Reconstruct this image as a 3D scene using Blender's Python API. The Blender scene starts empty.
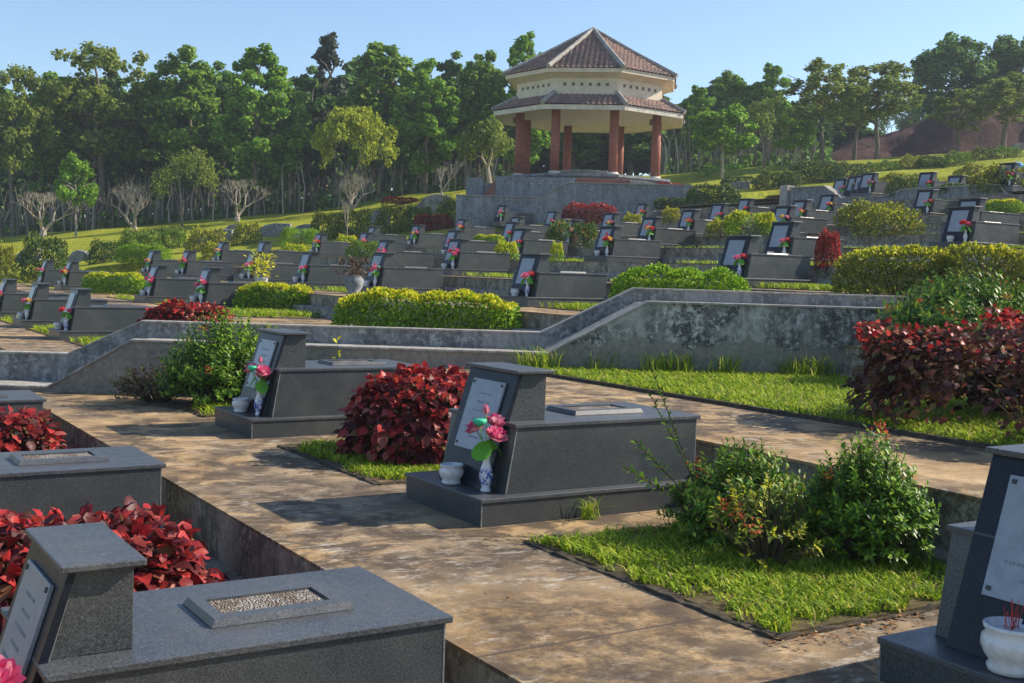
import bpy, math, random
import numpy as np
from mathutils import Matrix, Vector

PI = math.pi
R = math.radians
scene = bpy.context.scene
coll = scene.collection
rnd = random.Random(7)

# ------------------------------------------------------------------ camera
CF, CP, CR, CY = 1183.02, 0.05955795, 0.03208396, 0.56472454
EYE = 1.6
_fw = np.array([math.sin(CY)*math.cos(CP), math.cos(CY)*math.cos(CP), -math.sin(CP)])
_r = np.array([math.cos(CY), -math.sin(CY), 0.0])
_u = np.cross(_r, _fw)
_R = _r*math.cos(CR)+_u*math.sin(CR)
_U = -_r*math.sin(CR)+_u*math.cos(CR)
ORG = np.array([0, 0, EYE])


def ray(x, y): return _fw+_R*(x-512)/CF-_U*(y-341.5)/CF
def on_z(x, y, z):
    d = ray(x, y); return ORG+d*(z-EYE)/d[2]
def on_x(x, y, X):
    d = ray(x, y); return ORG+d*X/d[0]
def at_d(x, y, D): return ORG+ray(x, y)*D


cam = bpy.data.cameras.new('camera')
cam.sensor_width = 36.0
cam.lens = CF*36/1024
cam.clip_start = 0.05
cam.clip_end = 3000
co = bpy.data.objects.new('camera', cam)
co.matrix_world = Matrix(((_R[0], _U[0], -_fw[0], 0), (_R[1], _U[1], -_fw[1], 0), (_R[2], _U[2], -_fw[2], EYE), (0, 0, 0, 1)))
coll.objects.link(co)
scene.camera = co

# ------------------------------------------------------------------ light
SUN_EL = R(34)
sv = Vector((1.35, -0.42, 0)).normalized()*math.cos(SUN_EL)
sv.z = math.sin(SUN_EL)
sun = bpy.data.lights.new('sun', 'SUN')
sun.energy = 5.0
sun.angle = R(0.5)
sun.color = (1.0, 0.90, 0.76)
so = bpy.data.objects.new('sun', sun)
so.rotation_euler = (-sv).to_track_quat('-Z', 'Y').to_euler()
coll.objects.link(so)
w = bpy.data.worlds.new('World')
scene.world = w
w.use_nodes = True
nt = w.node_tree
bg = nt.nodes['Background']
sky = nt.nodes.new('ShaderNodeTexSky')
sky.sky_type = 'NISHITA'
sky.sun_disc = False
sky.sun_elevation = SUN_EL
sky.sun_rotation = math.atan2(sv.x, sv.y)
sky.air_density = 1.0
sky.dust_density = 0.6
sky.ozone_density = 3.5
nt.links.new(sky.outputs[0], bg.inputs[0])
bg.inputs[1].default_value = 0.125
scene.view_settings.view_transform = 'Standard'
scene.view_settings.look = 'None'
scene.view_settings.exposure = 0.62
scene.view_settings.gamma = 1.0
try:
    scene.cycles.use_denoising = True
    scene.cycles.max_bounces = 6
    scene.cycles.transparent_max_bounces = 4
    scene.cycles.transmission_bounces = 2
    scene.cycles.glossy_bounces = 3
except Exception:
    pass


# ------------------------------------------------------------------ materials
def lin(h):
    h = h.lstrip('#')
    c = [int(h[i:i+2], 16)/255 for i in (0, 2, 4)]
    return tuple(x/12.92 if x <= .04045 else ((x+.055)/1.055)**2.4 for x in c)+(1,)


class NM:
    def __init__(s, name, rough=.8, spec=.3):
        s.m = bpy.data.materials.new(name)
        s.m.use_nodes = True
        s.t = s.m.node_tree
        s.b = s.t.nodes['Principled BSDF']
        s.b.inputs['Roughness'].default_value = rough
        s.b.inputs['Specular IOR Level'].default_value = spec

    def n(s, kind, **kw):
        x = s.t.nodes.new(kind)
        for k, v in kw.items():
            if k.startswith('i_'):
                key = k[2:]
                key = int(key) if key.isdigit() else key.replace('_', ' ')
                x.inputs[key].default_value = v
            else:
                setattr(x, k, v)
        return x

    def l(s, a, b): s.t.links.new(a, b)

    def pos(s, scale=(1, 1, 1), rot=(0, 0, 0), gen='Object'):
        if gen == 'World':
            g = s.n('ShaderNodeNewGeometry').outputs['Position']
        else:
            g = s.n('ShaderNodeTexCoord').outputs[gen]
        mp = s.n('ShaderNodeMapping')
        mp.inputs['Scale'].default_value = scale
        mp.inputs['Rotation'].default_value = rot
        s.l(g, mp.inputs[0])
        return mp.outputs[0]

    def noise(s, vec, scale, detail=5, rough=.6, dist=0):
        x = s.n('ShaderNodeTexNoise')
        x.inputs['Scale'].default_value = scale
        x.inputs['Detail'].default_value = detail
        x.inputs['Roughness'].default_value = rough
        x.inputs['Distortion'].default_value = dist
        s.l(vec, x.inputs['Vector'])
        return x.outputs['Fac']

    def ramp(s, fac, stops, interp='LINEAR'):
        x = s.n('ShaderNodeValToRGB')
        x.color_ramp.interpolation = interp
        e = x.color_ramp.elements
        while len(e) < len(stops): e.new(0.5)
        for i, (p, c) in enumerate(stops):
            e[i].position = p
            if isinstance(c, (int, float)): c = (c, c, c, 1)
            if len(c) == 3: c = (*c, 1)
            e[i].color = c
        s.l(fac, x.inputs[0])
        return x.outputs[0]

    def mix(s, fac, a, b, mode='MIX'):
        x = s.n('ShaderNodeMix')
        x.data_type = 'RGBA'
        x.blend_type = mode
        for i_, v in ((0, fac), (6, a), (7, b)):
            sock = x.inputs[i_]
            if hasattr(v, 'type') and hasattr(v, 'is_linked'): s.l(v, sock)
            else:
                if i_ and isinstance(v, (int, float)): v = (v, v, v, 1)
                if isinstance(v, tuple) and len(v) == 3: v = (*v, 1)
                sock.default_value = v
        return x.outputs[2]

    def math(s, op, a, b=0.0):
        x = s.n('ShaderNodeMath')
        x.operation = op
        for i, v in ((0, a), (1, b)):
            if hasattr(v, 'is_linked'): s.l(v, x.inputs[i])
            else: x.inputs[i].default_value = v
        return x.outputs[0]

    def col(s, c):
        if hasattr(c, 'is_linked'): s.l(c, s.b.inputs['Base Color'])
        else: s.b.inputs['Base Color'].default_value = (*c[:3], 1)
        return s

    def bump(s, h, strength=.3, dist=.01):
        x = s.n('ShaderNodeBump')
        x.inputs['Strength'].default_value = strength
        x.inputs['Distance'].default_value = dist
        s.l(h, x.inputs['Height'])
        s.l(x.outputs[0], s.b.inputs['Normal'])
        return s


def simple(name, c, rough=.7, var=.25, scale=8, spec=.3, bump=0):
    m = NM(name, rough, spec)
    p = m.pos()
    f = m.noise(p, scale)
    m.col(m.ramp(f, [(.3, tuple(x*(1-var) for x in c[:3])), (.7, tuple(min(1, x*(1+var)) for x in c[:3]))]))
    if bump: m.bump(f, bump)
    return m.m


def granite(name, base, rough, dust=.3, spec=.5):
    m = NM(name, rough, spec)
    p = m.pos()
    wv = m.pos(gen='World')
    f = m.noise(p, 130, 3, .75)
    f2 = m.noise(p, 260, 2, .6)
    c = m.ramp(f, [(.38, tuple(x*.35 for x in base)), (.5, base), (.62, tuple(min(1, x*1.7) for x in base)), (.74, tuple(min(1, x*3) for x in base))])
    c = m.mix(m.ramp(f2, [(.56, 0), (.70, .5)]), c, tuple(x*3.0 for x in base))
    d = m.noise(wv, 1.7, 6, .6, .3)
    d2 = m.noise(wv, 9, 5, .6)
    fac = m.math('MULTIPLY', m.ramp(d, [(.40, 0), (.75, dust)]), m.ramp(d2, [(.3, .4), (.7, 1)]))
    c = m.mix(fac, c, (.22, .21, .18))
    m.col(c)
    m.l(m.ramp(d2, [(.3, rough*.85), (.75, min(1, rough*1.4))]), m.b.inputs['Roughness'])
    m.bump(f, .04, .002)
    return m.m


M = {}
M['granite'] = granite('dark_granite', (.046, .052, .054), .33, .26, .45)
M['granite_top'] = granite('dusty_skylit_granite', (.056, .061, .068), .36, .26)  # lighter base colour paints the sky's reflection on the slabs; dust lies over it
M['panel'] = granite('polished_granite', (.010, .013, .022), .30, .04, .22)


def plaque_mat():
    m = NM('engraved_plaque', .3, .4)
    p = m.pos()
    f = m.noise(p, 5, 5, .65, 1.0)
    c = m.ramp(f, [(.3, (.24, .27, .31)), (.55, (.31, .345, .385)), (.75, (.40, .43, .46))])
    m.col(c)
    return m.m
M['plaque'] = plaque_mat()
M['letter'] = simple('engraved_marks', (.25, .28, .315), .6)
M['joint'] = simple('dusty_joint', (.20, .20, .185), .8, .4, 30)
M['screw'] = simple('plaque_screw', (.05, .05, .05), .4)


def gravel_mat():
    m = NM('planter_gravel', .95, .1)
    p = m.pos()
    v = m.n('ShaderNodeTexVoronoi')
    v.inputs['Scale'].default_value = 105
    m.l(p, v.inputs['Vector'])
    c = m.ramp(v.outputs['Color'], [(0, (.16, .13, .11)), (.4, (.36, .32, .28)), (1, (.62, .58, .52))])
    c = m.mix(m.ramp(m.noise(p, 12), [(.45, 0), (.6, .6)]), c, (.16, .09, .05))
    m.col(c)
    m.bump(v.outputs['Distance'], 1.0, -.03)
    return m.m
M['gravel'] = gravel_mat()


def path_mat():
    m = NM('weathered_path', .86, .22)
    p = m.pos(gen='World')
    big = m.noise(p, .55, 6, .62, .3)
    med = m.noise(p, 1.5, 9, .68, .3)
    fine = m.noise(p, 22, 6, .7)
    vf = m.noise(p, 120, 3, .7)
    c = m.ramp(med, [(.28, (.14, .085, .038)), (.42, (.37, .235, .105)), (.55, (.55, .37, .18)), (.75, (.67, .49, .28))])
    c = m.mix(m.ramp(m.noise(p, .42, 5, .6, .3), [(.48, 0), (.60, .7)]), c, (.26, .21, .155))
    mask = m.ramp(m.noise(p, .8, 4, .6, .2), [(.40, .3), (.52, 1)])
    s = m.noise(p, 3.1, 9, .72, .35)
    c = m.mix(m.math('MULTIPLY', mask, m.ramp(s, [(.42, 0), (.53, .9)])), c, (.08, .058, .04))
    s2 = m.noise(m.pos((.8, 1.7, 1), (0, 0, .5), gen='World'), 6.5, 8, .8, .4)
    c = m.mix(m.math('MULTIPLY', m.ramp(big, [(.4, .15), (.6, 1)]), m.ramp(s2, [(.52, 0), (.64, .7)])), c, (.68, .62, .52))
    c = m.mix(m.ramp(fine, [(.3, .35), (.6, 0)]), c, (.16, .12, .08))
    # an old dark stain in the middle of the walk
    vd = m.n('ShaderNodeVectorMath'); vd.operation = 'DISTANCE'; vd.inputs[1].default_value = (3.0, 4.1, 0)
    m.l(p, vd.inputs[0])
    st_ = m.ramp(m.math('ADD', vd.outputs['Value'], m.math('MULTIPLY', m.math('SUBTRACT', big, .5), 2.4)), [(.5, 1), (1.0, 0)])
    c = m.mix(m.math('MULTIPLY', st_, m.ramp(m.noise(p, 7, 9, .8, .2), [(.38, 0), (.56, .85)])), c, (.085, .06, .042))
    c = m.mix(.30, c, m.ramp(vf, [(.3, .25), (.7, 1)]), 'MULTIPLY')
    # the contraction joints of the slabs
    br = m.n('ShaderNodeTexBrick')
    br.inputs['Scale'].default_value = 1
    br.inputs['Mortar Size'].default_value = .012
    br.inputs['Brick Width'].default_value = 40
    br.inputs['Row Height'].default_value = 2.06
    br.offset = 0
    m.l(m.pos(gen='World'), br.inputs['Vector'])
    c = m.mix(m.math('MULTIPLY', br.outputs['Fac'], .75), c, (.07, .055, .04))
    vo = m.n('ShaderNodeTexVoronoi')
    vo.feature = 'DISTANCE_TO_EDGE'
    vo.inputs['Scale'].default_value = .42
    wr = m.n('ShaderNodeVectorMath'); wr.operation = 'ADD'
    nz = m.n('ShaderNodeTexNoise'); nz.inputs['Scale'].default_value = 2.2; nz.inputs['Detail'].default_value = 6
    m.l(p, nz.inputs['Vector'])
    sc_ = m.n('ShaderNodeVectorMath'); sc_.operation = 'SCALE'; sc_.inputs['Scale'].default_value = .55
    m.l(nz.outputs['Color'], sc_.inputs[0]); m.l(p, wr.inputs[0]); m.l(sc_.outputs[0], wr.inputs[1]); m.l(wr.outputs[0], vo.inputs['Vector'])
    ck = m.math('MULTIPLY', m.ramp(vo.outputs['Distance'], [(0.0, 1), (.006, 0)]), m.ramp(m.noise(p, .7, 3), [(.48, 0), (.56, .8)]))
    c = m.mix(ck, c, (.05, .04, .03))
    m.col(c)
    h = m.math('ADD', m.math('MULTIPLY', fine, .5), m.math('MULTIPLY', vf, .35))
    m.bump(h, .55, .012)
    return m.m
M['path'] = path_mat()


def wall_mat(name, base, stain, lowband=None, amount=1.0):
    m = NM(name, .9, .2)
    p = m.pos(gen='World')
    n1 = m.noise(p, 1.6, 7, .65, .6)
    n2 = m.noise(m.pos((2.6, 2.6, .45), gen='World'), 1.5, 7, .7, .5)
    n3 = m.noise(p, 18, 6, .7)
    n4 = m.noise(p, 70, 4, .7)
    n5 = m.noise(p, 9, 10, .85, .2)
    c = m.ramp(n1, [(.3, tuple(x*.7 for x in base)), (.6, base), (.8, tuple(min(1, x*1.35) for x in base))])
    c = m.mix(m.math('MULTIPLY', m.ramp(n2, [(.44, 0), (.60, .95)]), m.ramp(n3, [(.36, .25*amount), (.58, amount)])), c, stain)
    c = m.mix(m.math('MULTIPLY', m.ramp(n1, [(.40, .25*amount), (.56, 1*amount)]), m.ramp(n5, [(.44, 0), (.50, 1)])), c, stain)
    if lowband:
        z = m.n('ShaderNodeSeparateXYZ')
        m.l(p, z.inputs[0])
        zz = m.math('ADD', z.outputs['Z'], m.math('MULTIPLY', m.math('SUBTRACT', n1, .5), .55))
        c = m.mix(m.ramp(zz, [(lowband-.02, .85), (lowband, 0)]), c, m.ramp(n3, [(.3, (.10, .085, .065)), (.7, (.42, .36, .28))]))
    c = m.mix(m.ramp(n4, [(.35, .5), (.6, 0)]), c, tuple(x*.4 for x in base))
    m.col(c)
    m.bump(m.math('ADD', n3, n4), .5, .012)
    return m.m
M['wall'] = wall_mat('mildewed_concrete', (.72, .69, .62), (.045, .044, .044), .80)
M['wall_plain'] = wall_mat('grey_concrete', (.50, .49, .46), (.06, .06, .06), None, .8)
M['coping'] = wall_mat('pale_coping', (.60, .56, .50), (.15, .14, .12), None, .7)
M['riser'] = wall_mat('stained_riser', (.56, .48, .36), (.040, .034, .026), None, .75)
M['far_wall'] = wall_mat('far_grey_wall', (.42, .44, .45), (.10, .11, .12), None, .8)


def soil_mat():
    m = NM('soil', .95, .1)
    p = m.pos(gen='World')
    f = m.noise(p, 9, 8, .7, .5)
    g = m.noise(p, 1.1, 5, .6)
    c = m.ramp(f, [(.3, (.06, .04, .025)), (.55, (.15, .105, .06)), (.8, (.27, .20, .12))])
    c = m.mix(m.ramp(g, [(.42, 0), (.6, .7)]), c, (.07, .085, .025))
    m.col(c)
    m.bump(f, .8, .03)
    return m.m
M['soil'] = soil_mat()
M['kerb'] = simple('mossy_kerb', (.075, .062, .045), .95, .5, 14, .1, .6)


def lawn_mat():
    m = NM('lawn', .95, .1)
    p = m.pos(gen='World')
    a = m.noise(p, .35, 5, .6, .4)
    b = m.noise(p, 4.5, 8, .75)
    c = m.ramp(a, [(.3, (.26, .31, .022)), (.5, (.40, .42, .035)), (.7, (.52, .48, .05))])
    c = m.mix(m.ramp(b, [(.35, .65), (.65, 0)]), c, (.055, .085, .012))
    m.col(c)
    m.bump(b, 1.0, .12)
    return m.m
M['lawn'] = lawn_mat()


def bank_mat():
    m = NM('red_earth', .95, .1)
    p = m.pos(gen='World')
    a = m.noise(m.pos((1, 1, 2.6), gen='World'), .5, 8, .7, .6)
    b = m.noise(p, 2.6, 7, .7)
    c = m.ramp(a, [(.3, (.045, .024, .024)), (.5, (.09, .046, .044)), (.72, (.14, .075, .068))])
    c = m.mix(m.ramp(b, [(.52, 0), (.66, .75)]), c, (.05, .065, .02))
    m.col(c)
    m.bump(b, 1.0, .3)
    return m.m
M['bank'] = bank_mat()


def leaf_mat(name, stops, rough=.45, trans=.25, spec=.35):
    m = NM(name, rough+.1, spec*.5)
    g = m.n('ShaderNodeNewGeometry')
    c = m.ramp(g.outputs['Random Per Island'], stops)
    m.col(c)
    tr = m.n('ShaderNodeBsdfTranslucent')
    m.l(c, tr.inputs['Color'])
    mx = m.n('ShaderNodeMixShader')
    mx.inputs[0].default_value = trans
    m.l(m.b.outputs[0], mx.inputs[1])
    m.l(tr.outputs[0], mx.inputs[2])
    m.l(mx.outputs[0], m.t.nodes['Material Output'].inputs['Surface'])
    return m.m


M['red_leaf'] = leaf_mat('copper_red_leaf', [(0, (.05, .012, .014)), (.3, (.14, .018, .02)), (.55, (.30, .028, .028)), (.78, (.46, .04, .035)), (.9, (.44, .12, .10)), (1, (.16, .12, .04))], .35, .28, .45)
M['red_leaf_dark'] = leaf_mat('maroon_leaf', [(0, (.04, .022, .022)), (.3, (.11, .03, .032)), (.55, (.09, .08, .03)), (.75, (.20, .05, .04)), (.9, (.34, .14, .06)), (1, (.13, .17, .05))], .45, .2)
M['red_top'] = leaf_mat('fresh_red_leaf', [(0, (.20, .015, .018)), (.5, (.44, .03, .03)), (1, (.55, .08, .05))], .3, .3, .6)
M['green_leaf'] = leaf_mat('glossy_green_leaf', [(0, (.04, .10, .012)), (.5, (.10, .22, .02)), (.85, (.20, .36, .025)), (1, (.36, .48, .05))], .32, .25, .5)
M['dark_leaf'] = leaf_mat('dark_green_leaf', [(0, (.025, .06, .014)), (.6, (.06, .13, .022)), (1, (.14, .22, .035))], .4, .2)
M['olive_leaf'] = leaf_mat('olive_leaf', [(0, (.07, .10, .016)), (.5, (.17, .22, .028)), (.85, (.29, .31, .035)), (1, (.36, .24, .06))], .45, .25)
M['lime_leaf'] = leaf_mat('lime_green_leaf', [(0, (.08, .18, .012)), (.5, (.20, .38, .02)), (1, (.40, .56, .035))], .45, .35)
M['yellow_leaf'] = leaf_mat('golden_leaf', [(0, (.38, .42, .015)), (.5, (.62, .60, .02)), (1, (.78, .70, .05))], .45, .35)
M['grass'] = leaf_mat('grass_blade', [(0, (.09, .19, .012)), (.35, (.24, .38, .02)), (.75, (.44, .55, .03)), (.93, (.58, .56, .08)), (1, (.48, .36, .18))], .5, .35)
M['ixora'] = leaf_mat('orange_red_petal', [(0, (.55, .05, .02)), (1, (.75, .16, .05))], .5, .3)
M['dry'] = leaf_mat('dry_leaf', [(0, (.06, .045, .03)), (1, (.22, .14, .08))], .8, .1)
M['straw'] = leaf_mat('fallen_leaf', [(0, (.14, .05, .02)), (.5, (.30, .14, .05)), (1, (.45, .33, .16))], .8, .1)
M['tree_a'] = leaf_mat('forest_leaf', [(0, (.07, .15, .02)), (.5, (.16, .30, .032)), (.85, (.26, .42, .05)), (1, (.36, .48, .08))], .5, .45)
M['tree_b'] = leaf_mat('dark_forest_leaf', [(0, (.055, .12, .03)), (.6, (.12, .24, .045)), (1, (.20, .34, .06))], .5, .4)
M['tree_c'] = leaf_mat('olive_tree_leaf', [(0, (.09, .14, .025)), (.5, (.20, .27, .04)), (1, (.34, .38, .07))], .5, .45)
M['tree_d'] = leaf_mat('bright_tree_leaf', [(0, (.08, .19, .018)), (.5, (.17, .34, .028)), (1, (.30, .48, .045))], .5, .45)
M['tree_e'] = leaf_mat('grey_green_needles', [(0, (.035, .05, .03)), (1, (.10, .125, .075))], .6, .2)
M['tree_f'] = leaf_mat('yellow_green_tree_leaf', [(0, (.18, .24, .015)), (.5, (.34, .40, .025)), (1, (.48, .50, .04))], .5, .35)
M['bark'] = simple('grey_bark', (.16, .135, .105), .9, .4, 6, .1, .5)
M['pale_bark'] = simple('pale_bark', (.38, .33, .27), .85, .3, 5, .1, .4)
M['twig'] = simple('twig', (.10, .075, .045), .9, .3, 9, .1)
M['stem'] = leaf_mat('thicket_stem', [(0, (.12, .10, .075)), (.6, (.28, .24, .19)), (1, (.46, .40, .32))], .9, .0)
M['cream'] = simple('cream_plaster', (.66, .58, .46), .85, .12, 2.5, .2)
M['cream2'] = simple('cream_fascia', (.62, .57, .48), .85, .2, 3, .2)
M['redpaint'] = simple('red_brown_paint', (.30, .105, .07), .7, .3, 4, .3, .1)
M['dark_hole'] = simple('vent_hole', (.16, .13, .10), .95)
M['white_petal'] = simple('white_petal', (.8, .76, .66), .6)


def tile_mat():
    m = NM('clay_roof_tile', .85, .2)
    p = m.pos()
    a = m.noise(p, 1.1, 6, .7, .4)
    b = m.noise(p, 7, 3, .6)
    c = m.ramp(b, [(.3, (.14, .085, .07)), (.5, (.26, .16, .13)), (.7, (.40, .27, .22))])
    c = m.mix(m.ramp(a, [(.45, 0), (.62, .65)]), c, (.10, .09, .085))
    m.col(c)
    return m.m
M['tile'] = tile_mat()


def porcelain(blue):
    m = NM('blue_white_porcelain' if blue else 'white_porcelain', .18, .5)
    if blue:
        p = m.pos()
        z = m.n('ShaderNodeSeparateXYZ')
        m.l(p, z.inputs[0])
        band = m.ramp(z.outputs['Z'], [(.03, 0), (.05, 1), (.13, 1), (.16, 0)])
        pat = m.ramp(m.noise(p, 38, 4, .6, 1.5), [(.47, 0), (.52, 1)])
        m.col(m.mix(m.math('MULTIPLY', band, pat), (.72, .73, .74), (.02, .05, .36)))
    else:
        m.col(m.ramp(m.noise(m.pos(), 25), [(.3, (.55, .55, .54)), (.6, (.74, .74, .73))]))
    return m.m
M['vase'] = porcelain(True)
M['bowl'] = porcelain(False)
M['ash'] = simple('bowl_ash', (.25, .2, .17), .95)
M['pink'] = leaf_mat('pink_petal', [(0, (.62, .07, .20)), (.5, (.78, .17, .33)), (1, (.86, .45, .50))], .5, .35)
M['redpetal'] = leaf_mat('red_petal', [(0, (.50, .02, .03)), (.6, (.72, .05, .07)), (1, (.80, .22, .18))], .5, .3)
M['yellowpetal'] = leaf_mat('yellow_petal', [(0, (.70, .40, .03)), (1, (.85, .70, .30))], .5, .3)
M['plastic_leaf'] = leaf_mat('cloth_leaf', [(0, (.06, .30, .03)), (1, (.22, .55, .06))], .4, .3)
M['mint'] = simple('mint_green_leaf', (.05, .50, .28), .5, .2)
M['incense'] = simple('red_incense', (.45, .04, .03), .7)
M['blue_cloth'] = simple('blue_cloth', (.03, .28, .50), .7)

# ------------------------------------------------------------------ mesh helpers


class MB:
    def __init__(s): s.v = []; s.f = []

    def add(s, vs, fs):
        o = len(s.v); s.v += [tuple(v) for v in vs]; s.f += [tuple(i+o for i in f) for f in fs]; return s

    def box(s, x0, x1, y0, y1, z0, z1):
        return s.add([(x0, y0, z0), (x1, y0, z0), (x1, y1, z0), (x0, y1, z0), (x0, y0, z1), (x1, y0, z1), (x1, y1, z1), (x0, y1, z1)],
                     [(0, 3, 2, 1), (4, 5, 6, 7), (0, 1, 5, 4), (1, 2, 6, 5), (2, 3, 7, 6), (3, 0, 4, 7)])

    def prism(s, poly, y0, y1):      # poly in XZ, extruded along Y
        n = len(poly)
        a = sum(poly[i][0]*poly[(i+1) % n][1]-poly[(i+1) % n][0]*poly[i][1] for i in range(n))
        if a < 0: poly = poly[::-1]
        vs = [(x, y0, z) for x, z in poly]+[(x, y1, z) for x, z in poly]
        return s.add(vs, [tuple(range(n)), tuple(range(2*n-1, n-1, -1))]+[(i, i+n, (i+1) % n+n, (i+1) % n) for i in range(n)])

    def plan(s, poly, z0, z1):       # poly in XY, extruded in Z (z may be callables)
        n = len(poly)
        a = sum(poly[i][0]*poly[(i+1) % n][1]-poly[(i+1) % n][0]*poly[i][1] for i in range(n))
        if a < 0: poly = poly[::-1]
        vs = [(x, y, z0) for x, y in poly]+[(x, y, z1) for x, y in poly]
        return s.add(vs, [tuple(range(n-1, -1, -1)), tuple(range(n, 2*n))]+[(i, (i+1) % n, (i+1) % n+n, i+n) for i in range(n)])

    def lathe(s, prof, n=20, c=(0, 0, 0), closed=True):
        vs = []; fs = []
        for r, z in prof:
            for k in range(n):
                a = 2*PI*k/n; vs.append((c[0]+r*math.cos(a), c[1]+r*math.sin(a), c[2]+z))
        for i in range(len(prof)-1):
            for k in range(n):
                k2 = (k+1) % n
                fs.append((i*n+k, i*n+k2, (i+1)*n+k2, (i+1)*n+k))
        if closed:
            fs.append(tuple(range(n-1, -1, -1)))
            fs.append(tuple((len(prof)-1)*n+k for k in range(n)))
        return s.add(vs, fs)

    def tube(s, pts, rads, n=6):
        pts = [Vector(p) for p in pts]
        vs = []; fs = []
        for i, p in enumerate(pts):
            d = (pts[min(i+1, len(pts)-1)]-pts[max(i-1, 0)])
            if d.length < 1e-9: d = Vector((0, 0, 1))
            d.normalize()
            a = d.orthogonal().normalized() if abs(d.z) < .9 else Vector((1, 0, 0)).cross(d).normalized()
            a = (Vector((1, .3, 0)).cross(d)).normalized() if abs(d.x) < .9 else Vector((0, 0, 1)).cross(d).normalized()
            b = d.cross(a)
            for k in range(n):
                t = 2*PI*k/n
                vs.append(p+(a*math.cos(t)+b*math.sin(t))*rads[i])
        for i in range(len(pts)-1):
            for k in range(n):
                k2 = (k+1) % n
                fs.append((i*n+k, i*n+k2, (i+1)*n+k2, (i+1)*n+k))
        fs.append(tuple(range(n-1, -1, -1)))
        fs.append(tuple((len(pts)-1)*n+k for k in range(n)))
        return s.add(vs, fs)

    def mesh(s, name, mat, smooth=False):
        me = bpy.data.meshes.new(name)
        me.from_pydata(s.v, [], s.f)
        me.materials.append(mat)
        if smooth:
            me.polygons.foreach_set('use_smooth', [True]*len(me.polygons))
        me.update()
        return me


def link(name, me, parent=None, loc=None, bevel=0):
    o = bpy.data.objects.new(name, me)
    coll.objects.link(o)
    if parent is not None: o.parent = parent
    if loc is not None: o.location = loc
    if bevel:
        b = o.modifiers.new('bevel', 'BEVEL')
        b.width = bevel; b.segments = 2; b.limit_method = 'ANGLE'
    return o


def obj(name, mb, mat, parent=None, loc=None, smooth=False, bevel=0):
    return link(name, mb.mesh(name, mat, smooth), parent, loc, bevel)


def tag(o, label=None, cat=None, group=None, kind=None):
    if label: o['label'] = label
    if cat: o['category'] = cat
    if group: o['group'] = group
    if kind: o['kind'] = kind
    return o


def thing(name, loc, label, cat, group=None, rz=0, sc=1):
    o = bpy.data.objects.new(name, None)
    coll.objects.link(o)
    o.empty_display_size = .1
    o.location = loc
    o.rotation_euler = (0, 0, rz)
    o.scale = (sc, sc, sc) if isinstance(sc, (int, float)) else sc
    return tag(o, label, cat, group)


def struct(name, mb_or_mesh, mat=None, **kw):
    o = obj(name, mb_or_mesh, mat, **kw) if isinstance(mb_or_mesh, MB) else link(name, mb_or_mesh)
    o['kind'] = 'structure'
    return o


def copy_tree(o, parent=None):
    c = o.copy(); coll.objects.link(c)
    if parent is not None: c.parent = parent
    for ch in kids.get(o.name, []) if False else list(o.children): copy_tree(ch, c)
    return c


kids = {}


def fast_mesh(name, V, F, mat, smooth=False):
    """V (n,3) array, F (m,k) array of equal-size faces or list of such arrays"""
    if not isinstance(F, list): F = [F]
    me = bpy.data.meshes.new(name)
    me.vertices.add(len(V))
    me.vertices.foreach_set('co', np.asarray(V, dtype=np.float32).ravel())
    loops = np.concatenate([f.ravel() for f in F]).astype(np.int32)
    tot = np.concatenate([np.full(len(f), f.shape[1]) for f in F]).astype(np.int32)
    start = np.concatenate([[0], np.cumsum(tot)[:-1]]).astype(np.int32)
    me.loops.add(len(loops))
    me.loops.foreach_set('vertex_index', loops)
    me.polygons.add(len(tot))
    me.polygons.foreach_set('loop_start', start)
    me.polygons.foreach_set('loop_total', tot)
    if smooth: me.polygons.foreach_set('use_smooth', np.ones(len(tot), dtype=bool))
    me.materials.append(mat)
    me.update(calc_edges=True)
    return me


LEAF8 = (np.array([(0, 0, 0), (.22, .38, .10), (.62, .36, .10), (1, 0, -.18), (.62, -.36, .10), (.22, -.38, .10), (.33, 0, 0), (.70, 0, -.04)]),
         [np.array([(1, 0, 6), (0, 5, 6)]), np.array([(2, 1, 6, 7), (6, 5, 4, 7)]), np.array([(3, 2, 7), (7, 4, 3)])])
LEAF4 = (np.array([(0, 0, 0), (.5, .30, .05), (1, 0, -.06), (.5, -.30, .05)]), [np.array([(0, 3, 2, 1)])])
LEAF6 = (np.array([(0, 0, 0), (.45, .22, .08), (1, 0, -.08), (.45, -.22, .08), (.5, 0, 0)]), [np.array([(0, 4, 1), (1, 4, 2), (0, 3, 4), (4, 3, 2)])])
CLUMP = (np.array([(-.5, -.35, 0), (.1, -.55, .12), (.55, 0, 0), (.05, .5, .14), (-.45, .3, .05)]), [np.array([(0, 1, 2, 3, 4)])])


def nrm(a): return a/np.maximum(np.linalg.norm(a, axis=1, keepdims=True), 1e-9)


def leaf_mesh(name, pos, dirs, nor, size, tpl, mat):
    tv, tf = tpl
    dirs = nrm(dirs)
    nor = nor-dirs*(nor*dirs).sum(1, keepdims=True)
    nor = nrm(nor)
    side = np.cross(nor, dirs)
    size = np.asarray(size)[:, None, None]
    V = pos[:, None, :]+size*(tv[None, :, 0:1]*dirs[:, None, :]+tv[None, :, 1:2]*side[:, None, :]+tv[None, :, 2:3]*nor[:, None, :])
    n, k = len(pos), len(tv)
    off = (np.arange(n)*k)[:, None, None]
    F = [(f[None]+off).reshape(-1, f.shape[1]) for f in tf]
    return fast_mesh(name, V.reshape(-1, 3), F, mat)


def rng(seed): return np.random.default_rng(seed)


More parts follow.
